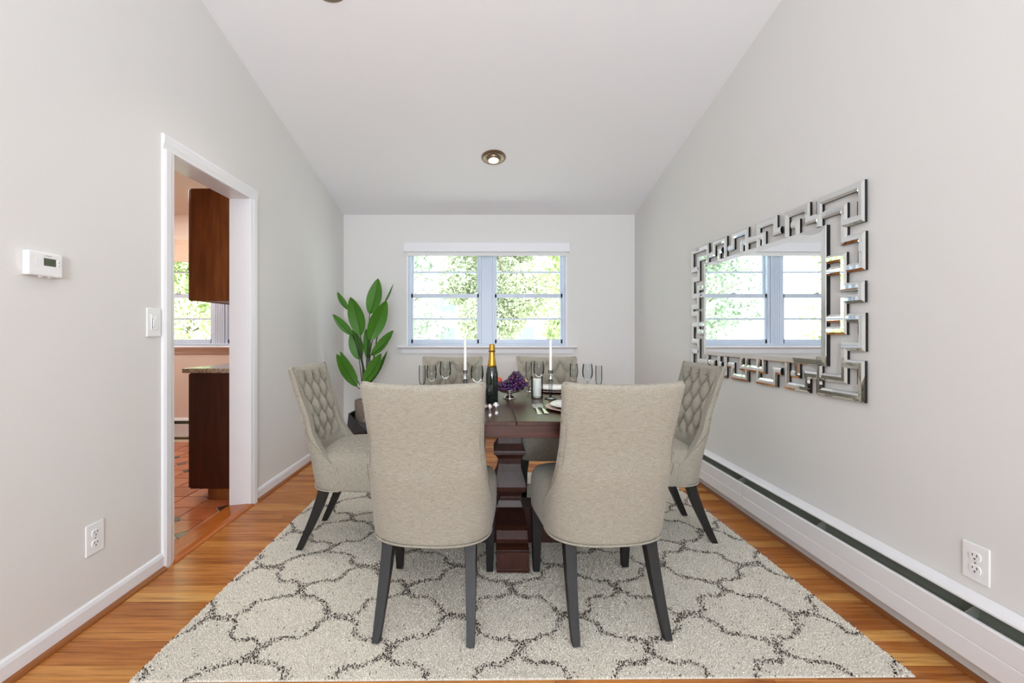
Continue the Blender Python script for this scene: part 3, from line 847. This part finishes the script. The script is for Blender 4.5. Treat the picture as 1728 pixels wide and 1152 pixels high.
boxes('slide_switch', [(-.022, -.014, .012, .02, -.0435, -.041), (.008, .016, .012, .02, -.0435, -.041)], M_PLASTIC, th)

# ---- recessed ceiling lights
tiltx = -math.atan(SLOPE)
def downlight(x, y, label, power):
    o = tag(empty('recessed_light', (x, y, zc(y) - .001)), label, 'light', 'recessed ceiling lights'); o.rotation_euler = (tiltx, 0, 0)
    lathe('trim_ring', [(.062, -.012), (.066, -.014), (.085, -.009), (.104, -.001), (.105, .001), (.062, .001)], M_NICKEL, o, 40)
    lathe('eyeball', [(.045, -.03), (.05, -.031), (.058, -.02), (.0615, -.004), (.061, .0)], M_NICKEL, o, 32)
    lathe('bulb', [(0.0, -.034), (.02, -.0338), (.036, -.0325), (.044, -.029), (.045, -.022)], mat('lamp_glow', (255, 240, 214), .4, emit=(255, 236, 205), estr=3.0), o, 32)
    l = lamp('downlight_beam', 'SPOT', (x, y, zc(y) - .06), (0, 0, 0), power, (1, .88, .74), spot_size=math.radians(105), spot_blend=.8, shadow_soft_size=.045)
    l['kind'] = 'helper'
downlight(.055, 3.62 + .0, 'lit brushed nickel recessed light over the window side of the room', 22)
downlight(-.83, 2.21, 'recessed light on the ceiling above the doorway side', 18)

# ---- kitchen cabinets
cx0, cx1, cy0 = -1.992, XK - .0005, 2.862
uc = tag(empty('upper_cabinet', ((cx0 + cx1) / 2, cy0, 1.335)), 'brown wooden upper cabinet hanging in the kitchen beyond the doorway', 'cabinet')
def KB(par, nm, x0, x1, y0, y1, z0, z1, m, bev=.002): 
    l = par.location; return box(nm, x0 - l.x, x1 - l.x, y0 - l.y, y1 - l.y, z0 - l.z, z1 - l.z, m, par, bev)
KB(uc, 'side_panel', cx0, cx1, cy0, cy0 + .018, 1.335, 2.09, M_CAB)
KB(uc, 'carcass', cx0 + .004, cx1, cy0 + .018, cy0 + 1.2, 1.345, 2.085, M_CAB)
for k in range(2):
    d = KB(uc, 'door', cx0 - .018, cx0 + .003, cy0 + .01 + .6 * k, cy0 + .6 + .6 * k, 1.34, 2.085, M_CAB)
    l = uc.location
    bm = bmesh.new(); bmesh.ops.create_uvsphere(bm, u_segments=12, v_segments=8, radius=.013, matrix=Matrix.Translation((cx0 - .03 - l.x, cy0 + .06 + .5 * k * 2 - l.y if k == 0 else cy0 + 1.14 - l.y, 1.72 - l.z))); from_bm('knob', bm, M_CHROME, d, True)
lc = tag(empty('base_cabinet', ((cx0 + cx1) / 2, cy0, 0)), 'dark brown base cabinet with a toe kick in the kitchen', 'cabinet')
KB(lc, 'side_panel', cx0, cx1, cy0, cy0 + .018, .075, .853, M_CABD)
KB(lc, 'carcass', cx0 + .004, cx1, cy0 + .018, cy0 + 1.4, .075, .85, M_CABD)
KB(lc, 'toe_kick', cx0 + .115, cx1, cy0 + .006, cy0 + 1.38, .001, .075, M_CAB)
for k in range(2): KB(lc, 'door', cx0 - .018, cx0 + .003, cy0 + .01 + .68 * k, cy0 + .68 + .68 * k, .08, .845, M_CABD)
def granite():
    m = mat('granite', (170, 150, 126), .18)
    v = N(m, 'ShaderNodeTexVoronoi'); v.inputs['Scale'].default_value = 160; L(m, mapping(m), v.inputs['Vector'])
    n = noise(m, 90, 4, mapping(m))
    r = ramp(m, n.outputs[0], [(.3, (84, 70, 60)), (.45, (168, 146, 122)), (.6, (206, 186, 160)), (.75, (226, 214, 196))])
    c = mixc(m, .35, r.outputs[0], v.outputs['Color'], 'MULTIPLY'); L(m, c, bsdf(m).inputs['Base Color']); return m
tag(box('countertop', cx0 - .035, cx1, cy0 - .03, cy0 + 1.42, .854, .884, granite(), None, .004, 2), 'speckled granite countertop on the base cabinet', 'countertop')

# ---- potted plant in the far left corner
M_LEAF = mat('leaf', (58, 122, 30), .4, spec=.4)
n_ = noise(M_LEAF, 1.0, 3, mapping(M_LEAF, (3, 3, 60), 'UV'))
w_ = N(M_LEAF, 'ShaderNodeTexWave'); w_.inputs['Scale'].default_value = 9; w_.inputs['Distortion'].default_value = .8; L(M_LEAF, mapping(M_LEAF, (1, 1.6, 1), 'UV'), w_.inputs['Vector'])
w_.bands_direction = 'Y'
r_l = ramp(M_LEAF, w_.outputs['Fac'], [(0, (36, 86, 14)), (.5, (66, 124, 26)), (1, (92, 150, 42))])
L(M_LEAF, r_l.outputs[0], bsdf(M_LEAF).inputs['Base Color']); add_bump(M_LEAF, w_.outputs['Fac'], .15, .002)
bsdf(M_LEAF).inputs['Subsurface Weight'].default_value = 0.0
M_STEM = mat('plant_stem', (34, 48, 22), .5)
M_RIB = mat('leaf_rib', (40, 70, 20), .5)
M_POTD = mat('charcoal_planter', (52, 52, 54), .5)
def weave():
    m = mat('woven_pot', (142, 130, 118), .85)
    w = N(m, 'ShaderNodeTexWave'); w.bands_direction = 'Z'; w.inputs['Scale'].default_value = 28; w.inputs['Distortion'].default_value = 2.5; w.inputs['Detail Scale'].default_value = 6; L(m, mapping(m), w.inputs['Vector'])
    r = ramp(m, w.outputs['Fac'], [(0, (112, 98, 88)), (1, (160, 150, 138))]); L(m, r.outputs[0], bsdf(m).inputs['Base Color']); add_bump(m, w.outputs['Fac'], .6, .004); return m
PX, PY = -1.12, 3.98
plant = tag(empty('potted_plant', (PX, PY, 0)), 'tall banana-leaf plant in a grey woven pot in the room corner', 'plant')
lathe('pot', [(.0, .20), (.085, .20), (.095, .25), (.108, .38), (.112, .47), (.110, .50), (.098, .505), (.095, .49), (0, .47)], weave(), plant, 28)
bm = bmesh.new()
rim = []; bot = []; mid = []
for k in range(6):
    a = 2 * PI * (k + .25) / 6
    zr = .34 + .06 * math.cos(a - 2.6)
    rim.append(bm.verts.new((.165 * math.cos(a), .165 * math.sin(a), zr)))
    mid.append(bm.verts.new((.205 * math.cos(a + .5), .205 * math.sin(a + .5), .23 + .03 * (-1) ** k)))
    bot.append(bm.verts.new((.12 * math.cos(a), .12 * math.sin(a), .001)))
for k in range(6):
    j = (k + 1) % 6
    bm.faces.new((rim[k], rim[j], mid[k])); bm.faces.new((mid[k], rim[j], mid[j])); bm.faces.new((mid[k], mid[j], bot[j])); bm.faces.new((bot[k], mid[k], bot[j]))
bm.faces.new(bot[::-1])
pl_ = tag(from_bm('planter_stand', bm, M_POTD), 'charcoal faceted planter bowl holding the woven plant pot', 'planter')
sol = pl_.modifiers.new('s', 'SOLIDIFY'); sol.thickness = .012; sol.offset = -1
pl_.location = (PX, PY, 0)
def zpt(zx, zy, dY=0.0):
    """plant zoom coordinates -> world point at the plant's own distance"""
    x, y = 540 + zx * .2431, 450 + zy * .2431
    Yp = PY + dY
    return Vector(((x - 822) * Yp / F, Yp, EYE - (y - 563) * Yp / F))
LEAVES = [((415, 88), (345, 330), 112, .05, .0, .25), ((525, 125), (445, 250), 30, -.02, .1, 1.0), ((115, 185), (195, 300), 30, .08, .0, -1.0),
          ((225, 208), (282, 480), 122, -.06, -.02, .2), ((460, 230), (345, 515), 104, -.08, -.05, -.35), ((78, 335), (228, 475), 48, -.04, .04, -.8),
          ((450, 378), (365, 505), 52, .06, .08, .6), ((530, 452), (350, 612), 78, -.12, -.02, .7), ((108, 605), (258, 832), 74, -.14, -.05, -.5),
          ((445, 605), (298, 805), 92, -.16, -.08, .45), ((490, 590), (352, 800), 40, -.02, .02, .9), ((228, 440), (272, 645), 100, .09, .05, -.1), ((330, 430), (330, 640), 60, .1, .06, .3),
          ((130, 594), (262, 790), 36, .02, .02, -.8)]
def leafw(t): return 0.0 if t <= 0 or t >= 1 else math.sin(PI * t ** .88) ** .72
def leaf(tip, base, wz, dt, db, twist):
    T, B = zpt(*tip, dt), zpt(*base, db)
    ax = T - B; ln = ax.length; ax.normalize()
    view = Vector((0, -1, 0))
    side = ax.cross(view).normalized(); nrm = side.cross(ax).normalized()
    side = (side * math.cos(twist) + nrm * math.sin(twist)).normalized(); nrm = side.cross(ax).normalized()
    W = wz * .2431 * PY / F / 2 / max(.3, abs(math.cos(twist)))
    W = min(W, .082)
    bm = bmesh.new(); uvl = bm.loops.layers.uv.new('uv'); V = []; ns, nw = 18, 8
    UV = {}
    for i in range(ns + 1):
        t = i / ns
        wprof = leafw(t)
        wd = W * max(wprof, .012)
        bend = -.10 * ln * t * t
        row = []
        for j in range(nw + 1):
            s = 2 * j / nw - 1
            p = B + ax * (ln * t) + side * (wd * s) + nrm * (-bend - .30 * wd * (1 - abs(s)) + .012 * ln * math.sin(t * 40 + s * 3) * abs(s) * .35)
            v = bm.verts.new(p - plant.location); UV[v] = (s * .5 + .5, t - .12 * abs(s)); row.append(v)
        V.append(row)
    grid_faces(bm, V)
    for f in bm.faces:
        for lp in f.loops: lp[uvl].uv = UV[lp.vert]
    lf = from_bm('leaf', bm, M_LEAF, plant, True)
    bm = bmesh.new()
    cen = [B + ax * (ln * t) + nrm * (.10 * ln * t * t - .30 * W * max(leafw(t), .012) + .001) - plant.location for t in [k / 10 for k in range(10)]]
    tube(bm, cen, [.0035 - .0028 * k / 9 for k in range(10)], 6); from_bm('midrib', bm, M_RIB, lf, True)
    foot_ = Vector((random.uniform(-.04, .03), random.uniform(-.035, .035), .47))
    b0 = B - plant.location
    pts = [foot_ + (b0 - foot_) * t + Vector((0, 0, 0)) + Vector(((b0.x - foot_.x) * (t * t - t) * .6, (b0.y - foot_.y) * (t * t - t) * .6, 0)) for t in [k / 8 for k in range(9)]]
    bm = bmesh.new(); tube(bm, pts, [.0075 - .0035 * k / 8 for k in range(9)], 6); from_bm('stalk', bm, M_STEM, lf, True)
for a in LEAVES: leaf(*a)

# ================================================================== TABLE SETTINGS
TT = TZ + .0004
def ty(y): return 257.8 / (y - 563)
# plates
P_CENT = {'ne': (.436, 2.033), 'nw': (-.155, 2.05), 'fe': (.427, 2.69), 'fw': (-.2, 2.69), 'w': (-.30, 2.36), 'e': (.545, 2.40)}
SEATN = {'ne': 'beside the two forks at the near table edge', 'nw': 'beside the champagne bottle and spoons', 'fe': 'behind the crystal candlestick next to the hurricane glass',
         'fw': 'in front of the far chair nearer the plant', 'w': 'in front of the chair by the doorway wall', 'e': 'in front of the chair by the mirror'}
def charger_mesh(r):
    return [(0, 0), (r * .62, 0), (r * .7, .004), (r * .98, .009), (r, .011), (r * .98, .0125), (r * .7, .0075), (r * .62, .0045), (0, .004)]
def plate_prof(r): return [(0, 0), (r * .58, 0), (r * .66, .006), (r * .96, .017), (r, .0185), (r * .97, .0205), (r * .68, .0105), (r * .58, .0045), (0, .004)]
for k, (x, y) in P_CENT.items():
    rr = .158 if k in ('ne', 'nw', 'fe', 'fw') else .13
    o = lathe('charger_plate', charger_mesh(rr), M_CHARGER, None, 48, (0, 0, 0)); o.location = (x, y, TT)
    tag(o, 'tan charger plate ' + SEATN[k], 'charger', 'chargers on the dining table')
    o = lathe('dinner_plate', plate_prof(.87 * rr), M_CHINA, None, 48, (0, 0, 0)); o.location = (x, y, TT + .0048)
    tag(o, 'white dinner plate on a charger ' + SEATN[k], 'plate', 'white plates on the dining table')
# forks
def fork(x, y, rz, label):
    f = tag(empty('fork', (x, y, TT), rz), label, 'fork', 'forks on the dining table')
    bm = bmesh.new()
    prof = [(-.10, .010, .002), (-.09, .0105, .002), (-.05, .007, .003), (0, .0045, .006), (.035, .0045, .005), (.05, .008, .003), (.062, .012, .003)]
    V = [[bm.verts.new((s * w, yy, zz + h)) for s, h in ((-1, 0), (1, 0), (1, .002), (-1, .002))] for yy, w, zz in prof]
    grid_faces(bm, V, False, True); bm.faces.new(V[0][::-1]); bm.faces.new(V[-1]); from_bm('handle', bm, M_CHROME, f)
    bm = bmesh.new()
    for q in range(4):
        cx = -.0102 + .0068 * q
        prism(bm, [(.06, .003), (.085, .006), (.108, .0115), (.108, .0128), (.085, .0078), (.06, .005)], 'X', cx - .0017, cx + .0017)
    from_bm('tines', bm, M_CHROME, f)
fork(.232, 1.985, 0, 'steel dinner fork lying further from the plate at the near table edge')
fork(.262, 2.0, math.radians(2), 'steel salad fork lying right against the charger at the near table edge')
# spoons
def spoon(x, y, w, label):
    f = tag(empty('spoon', (x, y, TT)), label, 'spoon', 'spoons on the dining table')
    bm = bmesh.new(); V = []
    for i in range(9):
        a = PI * i / 8
        row = []
        for j in range(9):
            s = 2 * j / 8 - 1
            yy = -w * 1.25 * math.cos(a); ww = w * max(math.sin(a), .05)
            row.append(bm.verts.new((s * ww, yy, .004 + .018 * math.sin(a) * (1 - s * s) + .0)))
        V.append(row)
    grid_faces(bm, V); o = from_bm('bowl', bm, mat('spoon_steel', (238, 236, 234), .22, .55), f, True)
    so = o.modifiers.new('s', 'SOLIDIFY'); so.thickness = .0015
    bm = bmesh.new(); prof = [(-w * 1.2, .0035, .004), (-.08, .003, .0065), (-.14, .0045, .004), (-.165, .006, .001)]
    V = [[bm.verts.new((s * q, yy, zz + h)) for s, h in ((-1, 0), (1, 0), (1, .002), (-1, .002))] for yy, q, zz in prof]
    grid_faces(bm, V, False, True); bm.faces.new(V[0][::-1]); bm.faces.new(V[-1]); from_bm('handle', bm, M_CHROME, f)
spoon(.013, 2.05, .0135, 'small teaspoon with a rounded shiny bowl near the champagne bottle')
spoon(.043, 2.10, .018, 'larger soup spoon with a rounded shiny bowl beside the teaspoon')

# champagne bottle
bt = tag(empty('champagne_bottle', (.025, 2.215, TT)), 'dark green champagne bottle with a gold foil neck', 'bottle')
lathe('body', [(0, .006), (.02, .003), (.029, 0), (.0318, .004), (.032, .12), (.031, .15), (.027, .175), (.021, .20), (.0165, .225), (.0145, .25), (.0135, .262), (0, .262)], M_BOTTLE, bt, 32)
lathe('foil', [(.0245, .186), (.0222, .199), (.0175, .225), (.0155, .25), (.0147, .262), (.0147, .268), (.0172, .27), (.0172, .276), (.0152, .28), (.0140, .298), (.0125, .304), (0, .305)], M_GOLD, bt, 32)
lathe('wire_ring', [(.0168, .264), (.0178, .266), (.0168, .2685)], mat('foil_dark', (92, 66, 24), .4, .6), bt, 32)  # darker gold ring round the foil neck

# silver fruit bowl with grapes, an orange fruit and a pear
fb = tag(empty('fruit_bowl', (.125, 2.365, TT)), 'footed silver bowl heaped with dark grapes', 'bowl')
lathe('foot', [(.037, 0), (.038, .003), (.03, .008), (.018, .016), (.014, .021), (.015, .025)], M_SILVER, fb, 32)
bm = bmesh.new(); V = []
for r, z, amp in ((.004, .026, 0), (.02, .027, 0), (.042, .033, .0), (.056, .040, .001), (.067, .047, .002), (.0705, .0505, .003), (.066, .0485, .002), (.053, .041, .001), (.03, .034, 0), (.004, .031, 0)):
    V.append([bm.verts.new((r * math.cos(2 * PI * k / 40), r * math.sin(2 * PI * k / 40), z + amp * math.cos(8 * 2 * PI * k / 40))) for k in range(40)])
grid_faces(bm, V, False, True); bm.faces.new(V[0][::-1]); bm.faces.new(V[-1]); from_bm('basin', bm, M_SILVER, fb, True)
gb = tag(empty('grape_bunch', (.125, 2.365, TT + .04)), 'bunch of dark purple grapes spilling over the silver bowl', 'grapes')
M_GR = mat('grape', (52, 24, 60), .3)
oi_ = N(M_GR, 'ShaderNodeObjectInfo'); rg = ramp(M_GR, oi_.outputs['Random'], [(0, (40, 22, 62)), (.4, (70, 26, 62)), (.7, (58, 34, 86)), (1, (98, 36, 64))]); L(M_GR, rg.outputs[0], bsdf(M_GR).inputs['Base Color'])
bm = bmesh.new(); bmesh.ops.create_icosphere(bm, subdivisions=2, radius=.0098); gme = bpy.data.meshes.new('grape'); bm.to_mesh(gme); bm.free(); gme.materials.append(M_GR); gme.polygons.foreach_set('use_smooth', [True] * len(gme.polygons))
placed = []
tries = 0
while len(placed) < 190 and tries < 60000:
    tries += 1
    x, y, z = random.uniform(-.062, .096), random.uniform(-.06, .06), random.uniform(.008, .112)
    top = .048 + .058 * math.exp(-((x - .036) / .04) ** 2) - 5.5 * y * y - (max(0, x - .075) * .5)
    if z > top: continue
    rin = .026 + .055 * min(1, z / .022)
    if z < .03 and math.hypot(x, y) > rin: continue
    if math.hypot(x - .014, y) > .082: continue
    if z < top - .028 and math.hypot(x - .014, y) < .05: continue
    if all((x - a) ** 2 + (y - b) ** 2 + (z - c) ** 2 > .0145 ** 2 for a, b, c in placed): placed.append((x, y, z))
for p in placed:
    g = link('grape', gme, parent=gb); g.location = p; s = random.uniform(.9, 1.08); g.scale = (s, s, s)
bm = bmesh.new(); tube(bm, [(.0, 0, .03), (.02, .005, .06), (.035, .006, .09), (.046, .004, .108)], [.004, .003, .003, .002], 6); from_bm('stem', bm, M_STEM, gb, True)
o = lathe('orange_fruit', [(0, 0), (.012, .002), (.022, .01), (.0265, .024), (.023, .038), (.013, .047), (.004, .049), (0, .047)], mat('orange_skin', (226, 92, 52), .4), None, 24); o.location = (.060, 2.41, TT + .066)
tag(o, 'small red-orange fruit peeking out behind the bottle', 'fruit')
pr_ = tag(empty('pear', (.212, 2.43, TT + .05)), 'pale yellow pear with a dark stem behind the grapes', 'fruit')
lathe('flesh', [(0, 0), (.014, .002), (.022, .012), (.023, .022), (.018, .036), (.012, .048), (.007, .055), (0, .057)], mat('pear_skin', (206, 190, 140), .45), pr_, 24)
bm = bmesh.new(); tube(bm, [(0, 0, .055), (.003, 0, .064), (.010, 0, .07)], .0016, 6); from_bm('stem', bm, M_DARK, pr_)

# candlesticks with tapers
def candlestick(x, y, label, clabel):
    c = tag(empty('candlestick', (x, y, TT)), label, 'candlestick', 'crystal candlesticks')
    lathe('base', [(.032, 0), (.033, .003), (.026, .007), (.012, .013), (.007, .02)], M_CRYSTAL, c, 28)
    lathe('stem', [(.007, .02), (.0085, .05), (.0105, .09), (.0115, .108)], M_CRYSTAL, c, 24)
    lathe('collar', [(.0135, .108), (.014, .112), (.009, .116), (.012, .121), (.009, .126), (.012, .132), (.0125, .136)], M_CHROME, c, 24)
    lathe('candle_cup', [(.0095, .136), (.0125, .142), (.0145, .158), (.0135, .158), (.0095, .146)], M_CRYSTAL, c, 24)
    k = tag(empty('taper_candle', (x, y, TT + .145)), clabel, 'candle', 'white taper candles')
    lathe('wax', [(.0075, 0), (.008, .004), (.0072, .172), (.005, .18), (0, .1815)], M_WAX, k, 20)
    bm = bmesh.new(); tube(bm, [(0, 0, .18), (.0006, 0, .187)], .0008, 5); from_bm('wick', bm, M_DARK, k)
candlestick(.348, 2.34, 'crystal candlestick standing next to the hurricane glass', 'white taper candle in the candlestick next to the hurricane glass')
candlestick(-.12, 2.34, 'crystal candlestick standing among glasses on the bottle side', 'white taper candle in the candlestick on the bottle side')
# hurricane with pillar candle
hg = lathe('hurricane_glass', [(0, 0), (.031, 0), (.0325, .004), (.0325, .118)], M_GLASS, None, 36, cap=False); hg.location = (.279, 2.385, TT)
tag(hg, 'clear glass hurricane cylinder around a white pillar candle', 'candle holder')
pc = tag(empty('pillar_candle', (.279, 2.385, TT + .0095)), 'white pillar candle inside the hurricane glass', 'candle')
lathe('wax', [(.0225, 0), (.023, .003), (.023, .094), (.021, .098), (.012, .096), (0, .095)], M_WAX, pc, 28)
bm = bmesh.new(); tube(bm, [(0, 0, .094), (.0008, 0, .104)], .0009, 5); from_bm('wick', bm, M_DARK, pc)

# stemware
def wine(x, y, h, rb, lab):
    g = tag(empty('wine_glass', (x, y, TT)), lab, 'glass', 'glasses on the dining table')
    zb = h * .47
    lathe('foot', [(.03, 0), (.031, .0015), (.02, .003), (.005, .007)], M_GLASS, g, 28)
    lathe('stem', [(.005, .007), (.0032, .02), (.003, zb * .6), (.0038, zb - .006), (.006, zb)], M_CRYSTAL, g, 12)
    b0, b1 = zb, h
    lathe('bowl', [(.004, b0), (rb * .55, b0 + .008), (rb * .92, b0 + .028), (rb, b0 + .05), (rb * .95, b0 + .075), (rb * .84, b1)], M_GLASS, g, 32, cap=False)
def flute(x, y, h, lab):
    g = tag(empty('champagne_flute', (x, y, TT)), lab, 'glass', 'glasses on the dining table')
    zb = h * .40
    lathe('foot', [(.027, 0), (.028, .0015), (.018, .003), (.005, .006)], M_GLASS, g, 28)
    lathe('stem', [(.005, .006), (.0035, .02), (.0035, zb - .008), (.009, zb)], M_CRYSTAL, g, 12)
    lathe('bowl', [(.009, zb), (.0165, zb + .008), (.0185, zb + .03), (.0188, zb + .07), (.0178, h)], M_GLASS, g, 28, cap=False)
flute(-.368, 2.42, .178, 'champagne flute beside the round wine glass on the plant side of the table')
wine(-.315, 2.42, .178, .029, 'round wine glass between the flute and the tall wine glass on the plant side')
wine(-.245, 2.50, .195, .034, 'tall wine glass in front of the far chair on the plant side')
wine(-.056, 2.38, .178, .037, 'wide wine glass between the taper candle and the bottle')
flute(-.012, 2.42, .178, 'champagne flute just behind the bottle')
flute(.256, 2.63, .186, 'champagne flute between the grapes and the hurricane glass')
wine(.318, 2.63, .188, .034, 'wine glass standing behind the hurricane glass')
wine(.502, 2.47, .185, .024, 'slim wine glass on the mirror side of the table')
wine(.572, 2.43, .186, .030, 'round wine glass between the slim wine glass and the flute on the mirror side')
flute(.628, 2.40, .178, 'champagne flute at the outer edge of the mirror side')

# ================================================================== OUTSIDE
M_GRASS = mat('lawn', (186, 190, 174), .9)  # lawn colour paled and greyed to bounce neutral light onto the ceiling
tag(box('lawn', -40, 40, YB + .3, 60, -.75, -.7, M_GRASS), 'pale grey lawn outside the windows', 'lawn', None, 'structure')
def leaf_mat(name, rgb):
    m = mat(name, rgb, .6, spec=.2)
    oi = N(m, 'ShaderNodeNewGeometry'); r = ramp(m, oi.outputs['Random Per Island'], [(0, tuple(int(v * .72) for v in rgb)), (.6, rgb), (1, tuple(min(255, int(v * 1.18)) for v in rgb))])
    L(m, r.outputs[0], bsdf(m).inputs['Base Color'])
    return m
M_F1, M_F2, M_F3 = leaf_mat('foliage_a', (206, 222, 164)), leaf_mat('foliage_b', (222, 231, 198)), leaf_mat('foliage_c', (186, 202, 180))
M_BARK = mat('bark', (150, 140, 128), .9)
def tree(x, y, h, r, m, label, n=2600, trunk=.16, low=.25):
    t = tag(empty('tree', (x, y, -.7)), label, 'tree', 'garden trees beyond the windows')
    bm = bmesh.new(); tube(bm, [(0, 0, 0), (.05, 0, h * .3), (-.08, .05, h * .6), (.05, 0, h * .9)], [trunk, trunk * .8, trunk * .55, .03], 8); tr = from_bm('trunk', bm, M_BARK, t, True)
    bm = bmesh.new()
    for k in range(9):
        a = rng.uniform(0, 2 * PI); z0 = h * rng.uniform(.3, .7); l = r * rng.uniform(.6, 1.0)
        tube(bm, [(0, 0, z0), (l * .5 * math.cos(a), l * .5 * math.sin(a), z0 + l * .35), (l * math.cos(a), l * math.sin(a), z0 + l * .5)], [trunk * .35, trunk * .22, .012], 5)
    from_bm('branches', bm, M_BARK, tr, True)['kind'] = 'stuff'
    # leaves gathered in clumps
    K = 26
    cc = np.stack([rng.normal(0, .42, K) * r, rng.normal(0, .42, K) * r, h * rng.uniform(low, 1.0, K)], 1)
    cs = rng.uniform(.22, .5, K) * r
    pick = rng.integers(0, K, n)
    d = rng.normal(0, 1, (n, 3)); d /= np.linalg.norm(d, axis=1)[:, None]
    c = cc[pick] + d * (cs[pick] * rng.uniform(.5, 1.05, n))[:, None]
    s = rng.uniform(.04, .085, n)
    a1 = rng.normal(0, 1, (n, 3)); a1 /= np.linalg.norm(a1, axis=1)[:, None]
    a2 = np.cross(a1, rng.normal(0, 1, (n, 3))); a2 /= np.linalg.norm(a2, axis=1)[:, None]
    V = np.stack([c - a1 * s[:, None], c + a2 * s[:, None] * .5, c + a1 * s[:, None], c - a2 * s[:, None] * .5], 1).reshape(-1, 3)
    me = bpy.data.meshes.new('foliage'); me.from_pydata(V.tolist(), [], np.arange(n * 4).reshape(-1, 4).tolist())
    o = link('foliage', me, m, t); o['kind'] = 'stuff'
tree(-2.1, 10.5, 6.5, 1.5, M_F3, 'pale slender tree outside behind the left half of the dining window', 7000, .12)
tree(3.2, 10.5, 5.2, 2.0, M_F1, 'bright green bushy tree outside behind the right half of the dining window', 22000, .1)
tree(.6, 17.0, 8.0, 2.4, M_F2, 'broad pale tree further off between both window halves', 212000, .2)
tree(8.6, 18.0, 8.0, 2.6, M_F2, 'pale tree far off towards the mirror side', 4000, .2)
tree(-7.0, 10.0, 5.4, 2.0, M_F1, 'bright green tree outside the kitchen window', 16000, .1)
tree(-13.5, 15.5, 7.5, 2.8, M_F2, 'pale tree far behind the kitchen window', 16000, .2)
tree(-6.0, 18.0, 7.5, 2.4, M_F3, 'grey-green tree standing between the views of both windows', 16000, .2)
# a neighbour's white house
hs = tag(empty('neighbour_house', (1.2, 26, -.7)), 'white neighbouring house beyond the garden trees', 'house')
M_SIDING = mat('siding', (240, 240, 238), .8); M_ROOF = mat('roof', (150, 152, 158), .9); M_HWIN = mat('house_window', (150, 168, 186), .2)
box('wall', -5, 5, 0, 6, 0, 4.6, M_SIDING, hs)
bm = bmesh.new(); prism(bm, [(-.4, 4.55), (6.4, 4.55), (3, 6.6)], 'X', -5.3, 5.3); from_bm('roof', bm, M_ROOF, hs)
for wx in (-3.6, -1.2, 1.2, 3.6):
    for wz in (1.0, 3.0):
        w = boxes('window', [(wx - .5, wx + .5, -.06, .0, wz, wz + .06), (wx - .5, wx + .5, -.06, 0, wz + 1.24, wz + 1.3), (wx - .5, wx - .44, -.06, 0, wz + .06, wz + 1.24), (wx + .44, wx + .5, -.06, 0, wz + .06, wz + 1.24)], M_TRIM, hs)
        box('pane', wx - .44, wx + .44, -.03, -.01, wz + .06, wz + 1.24, M_HWIN, w)
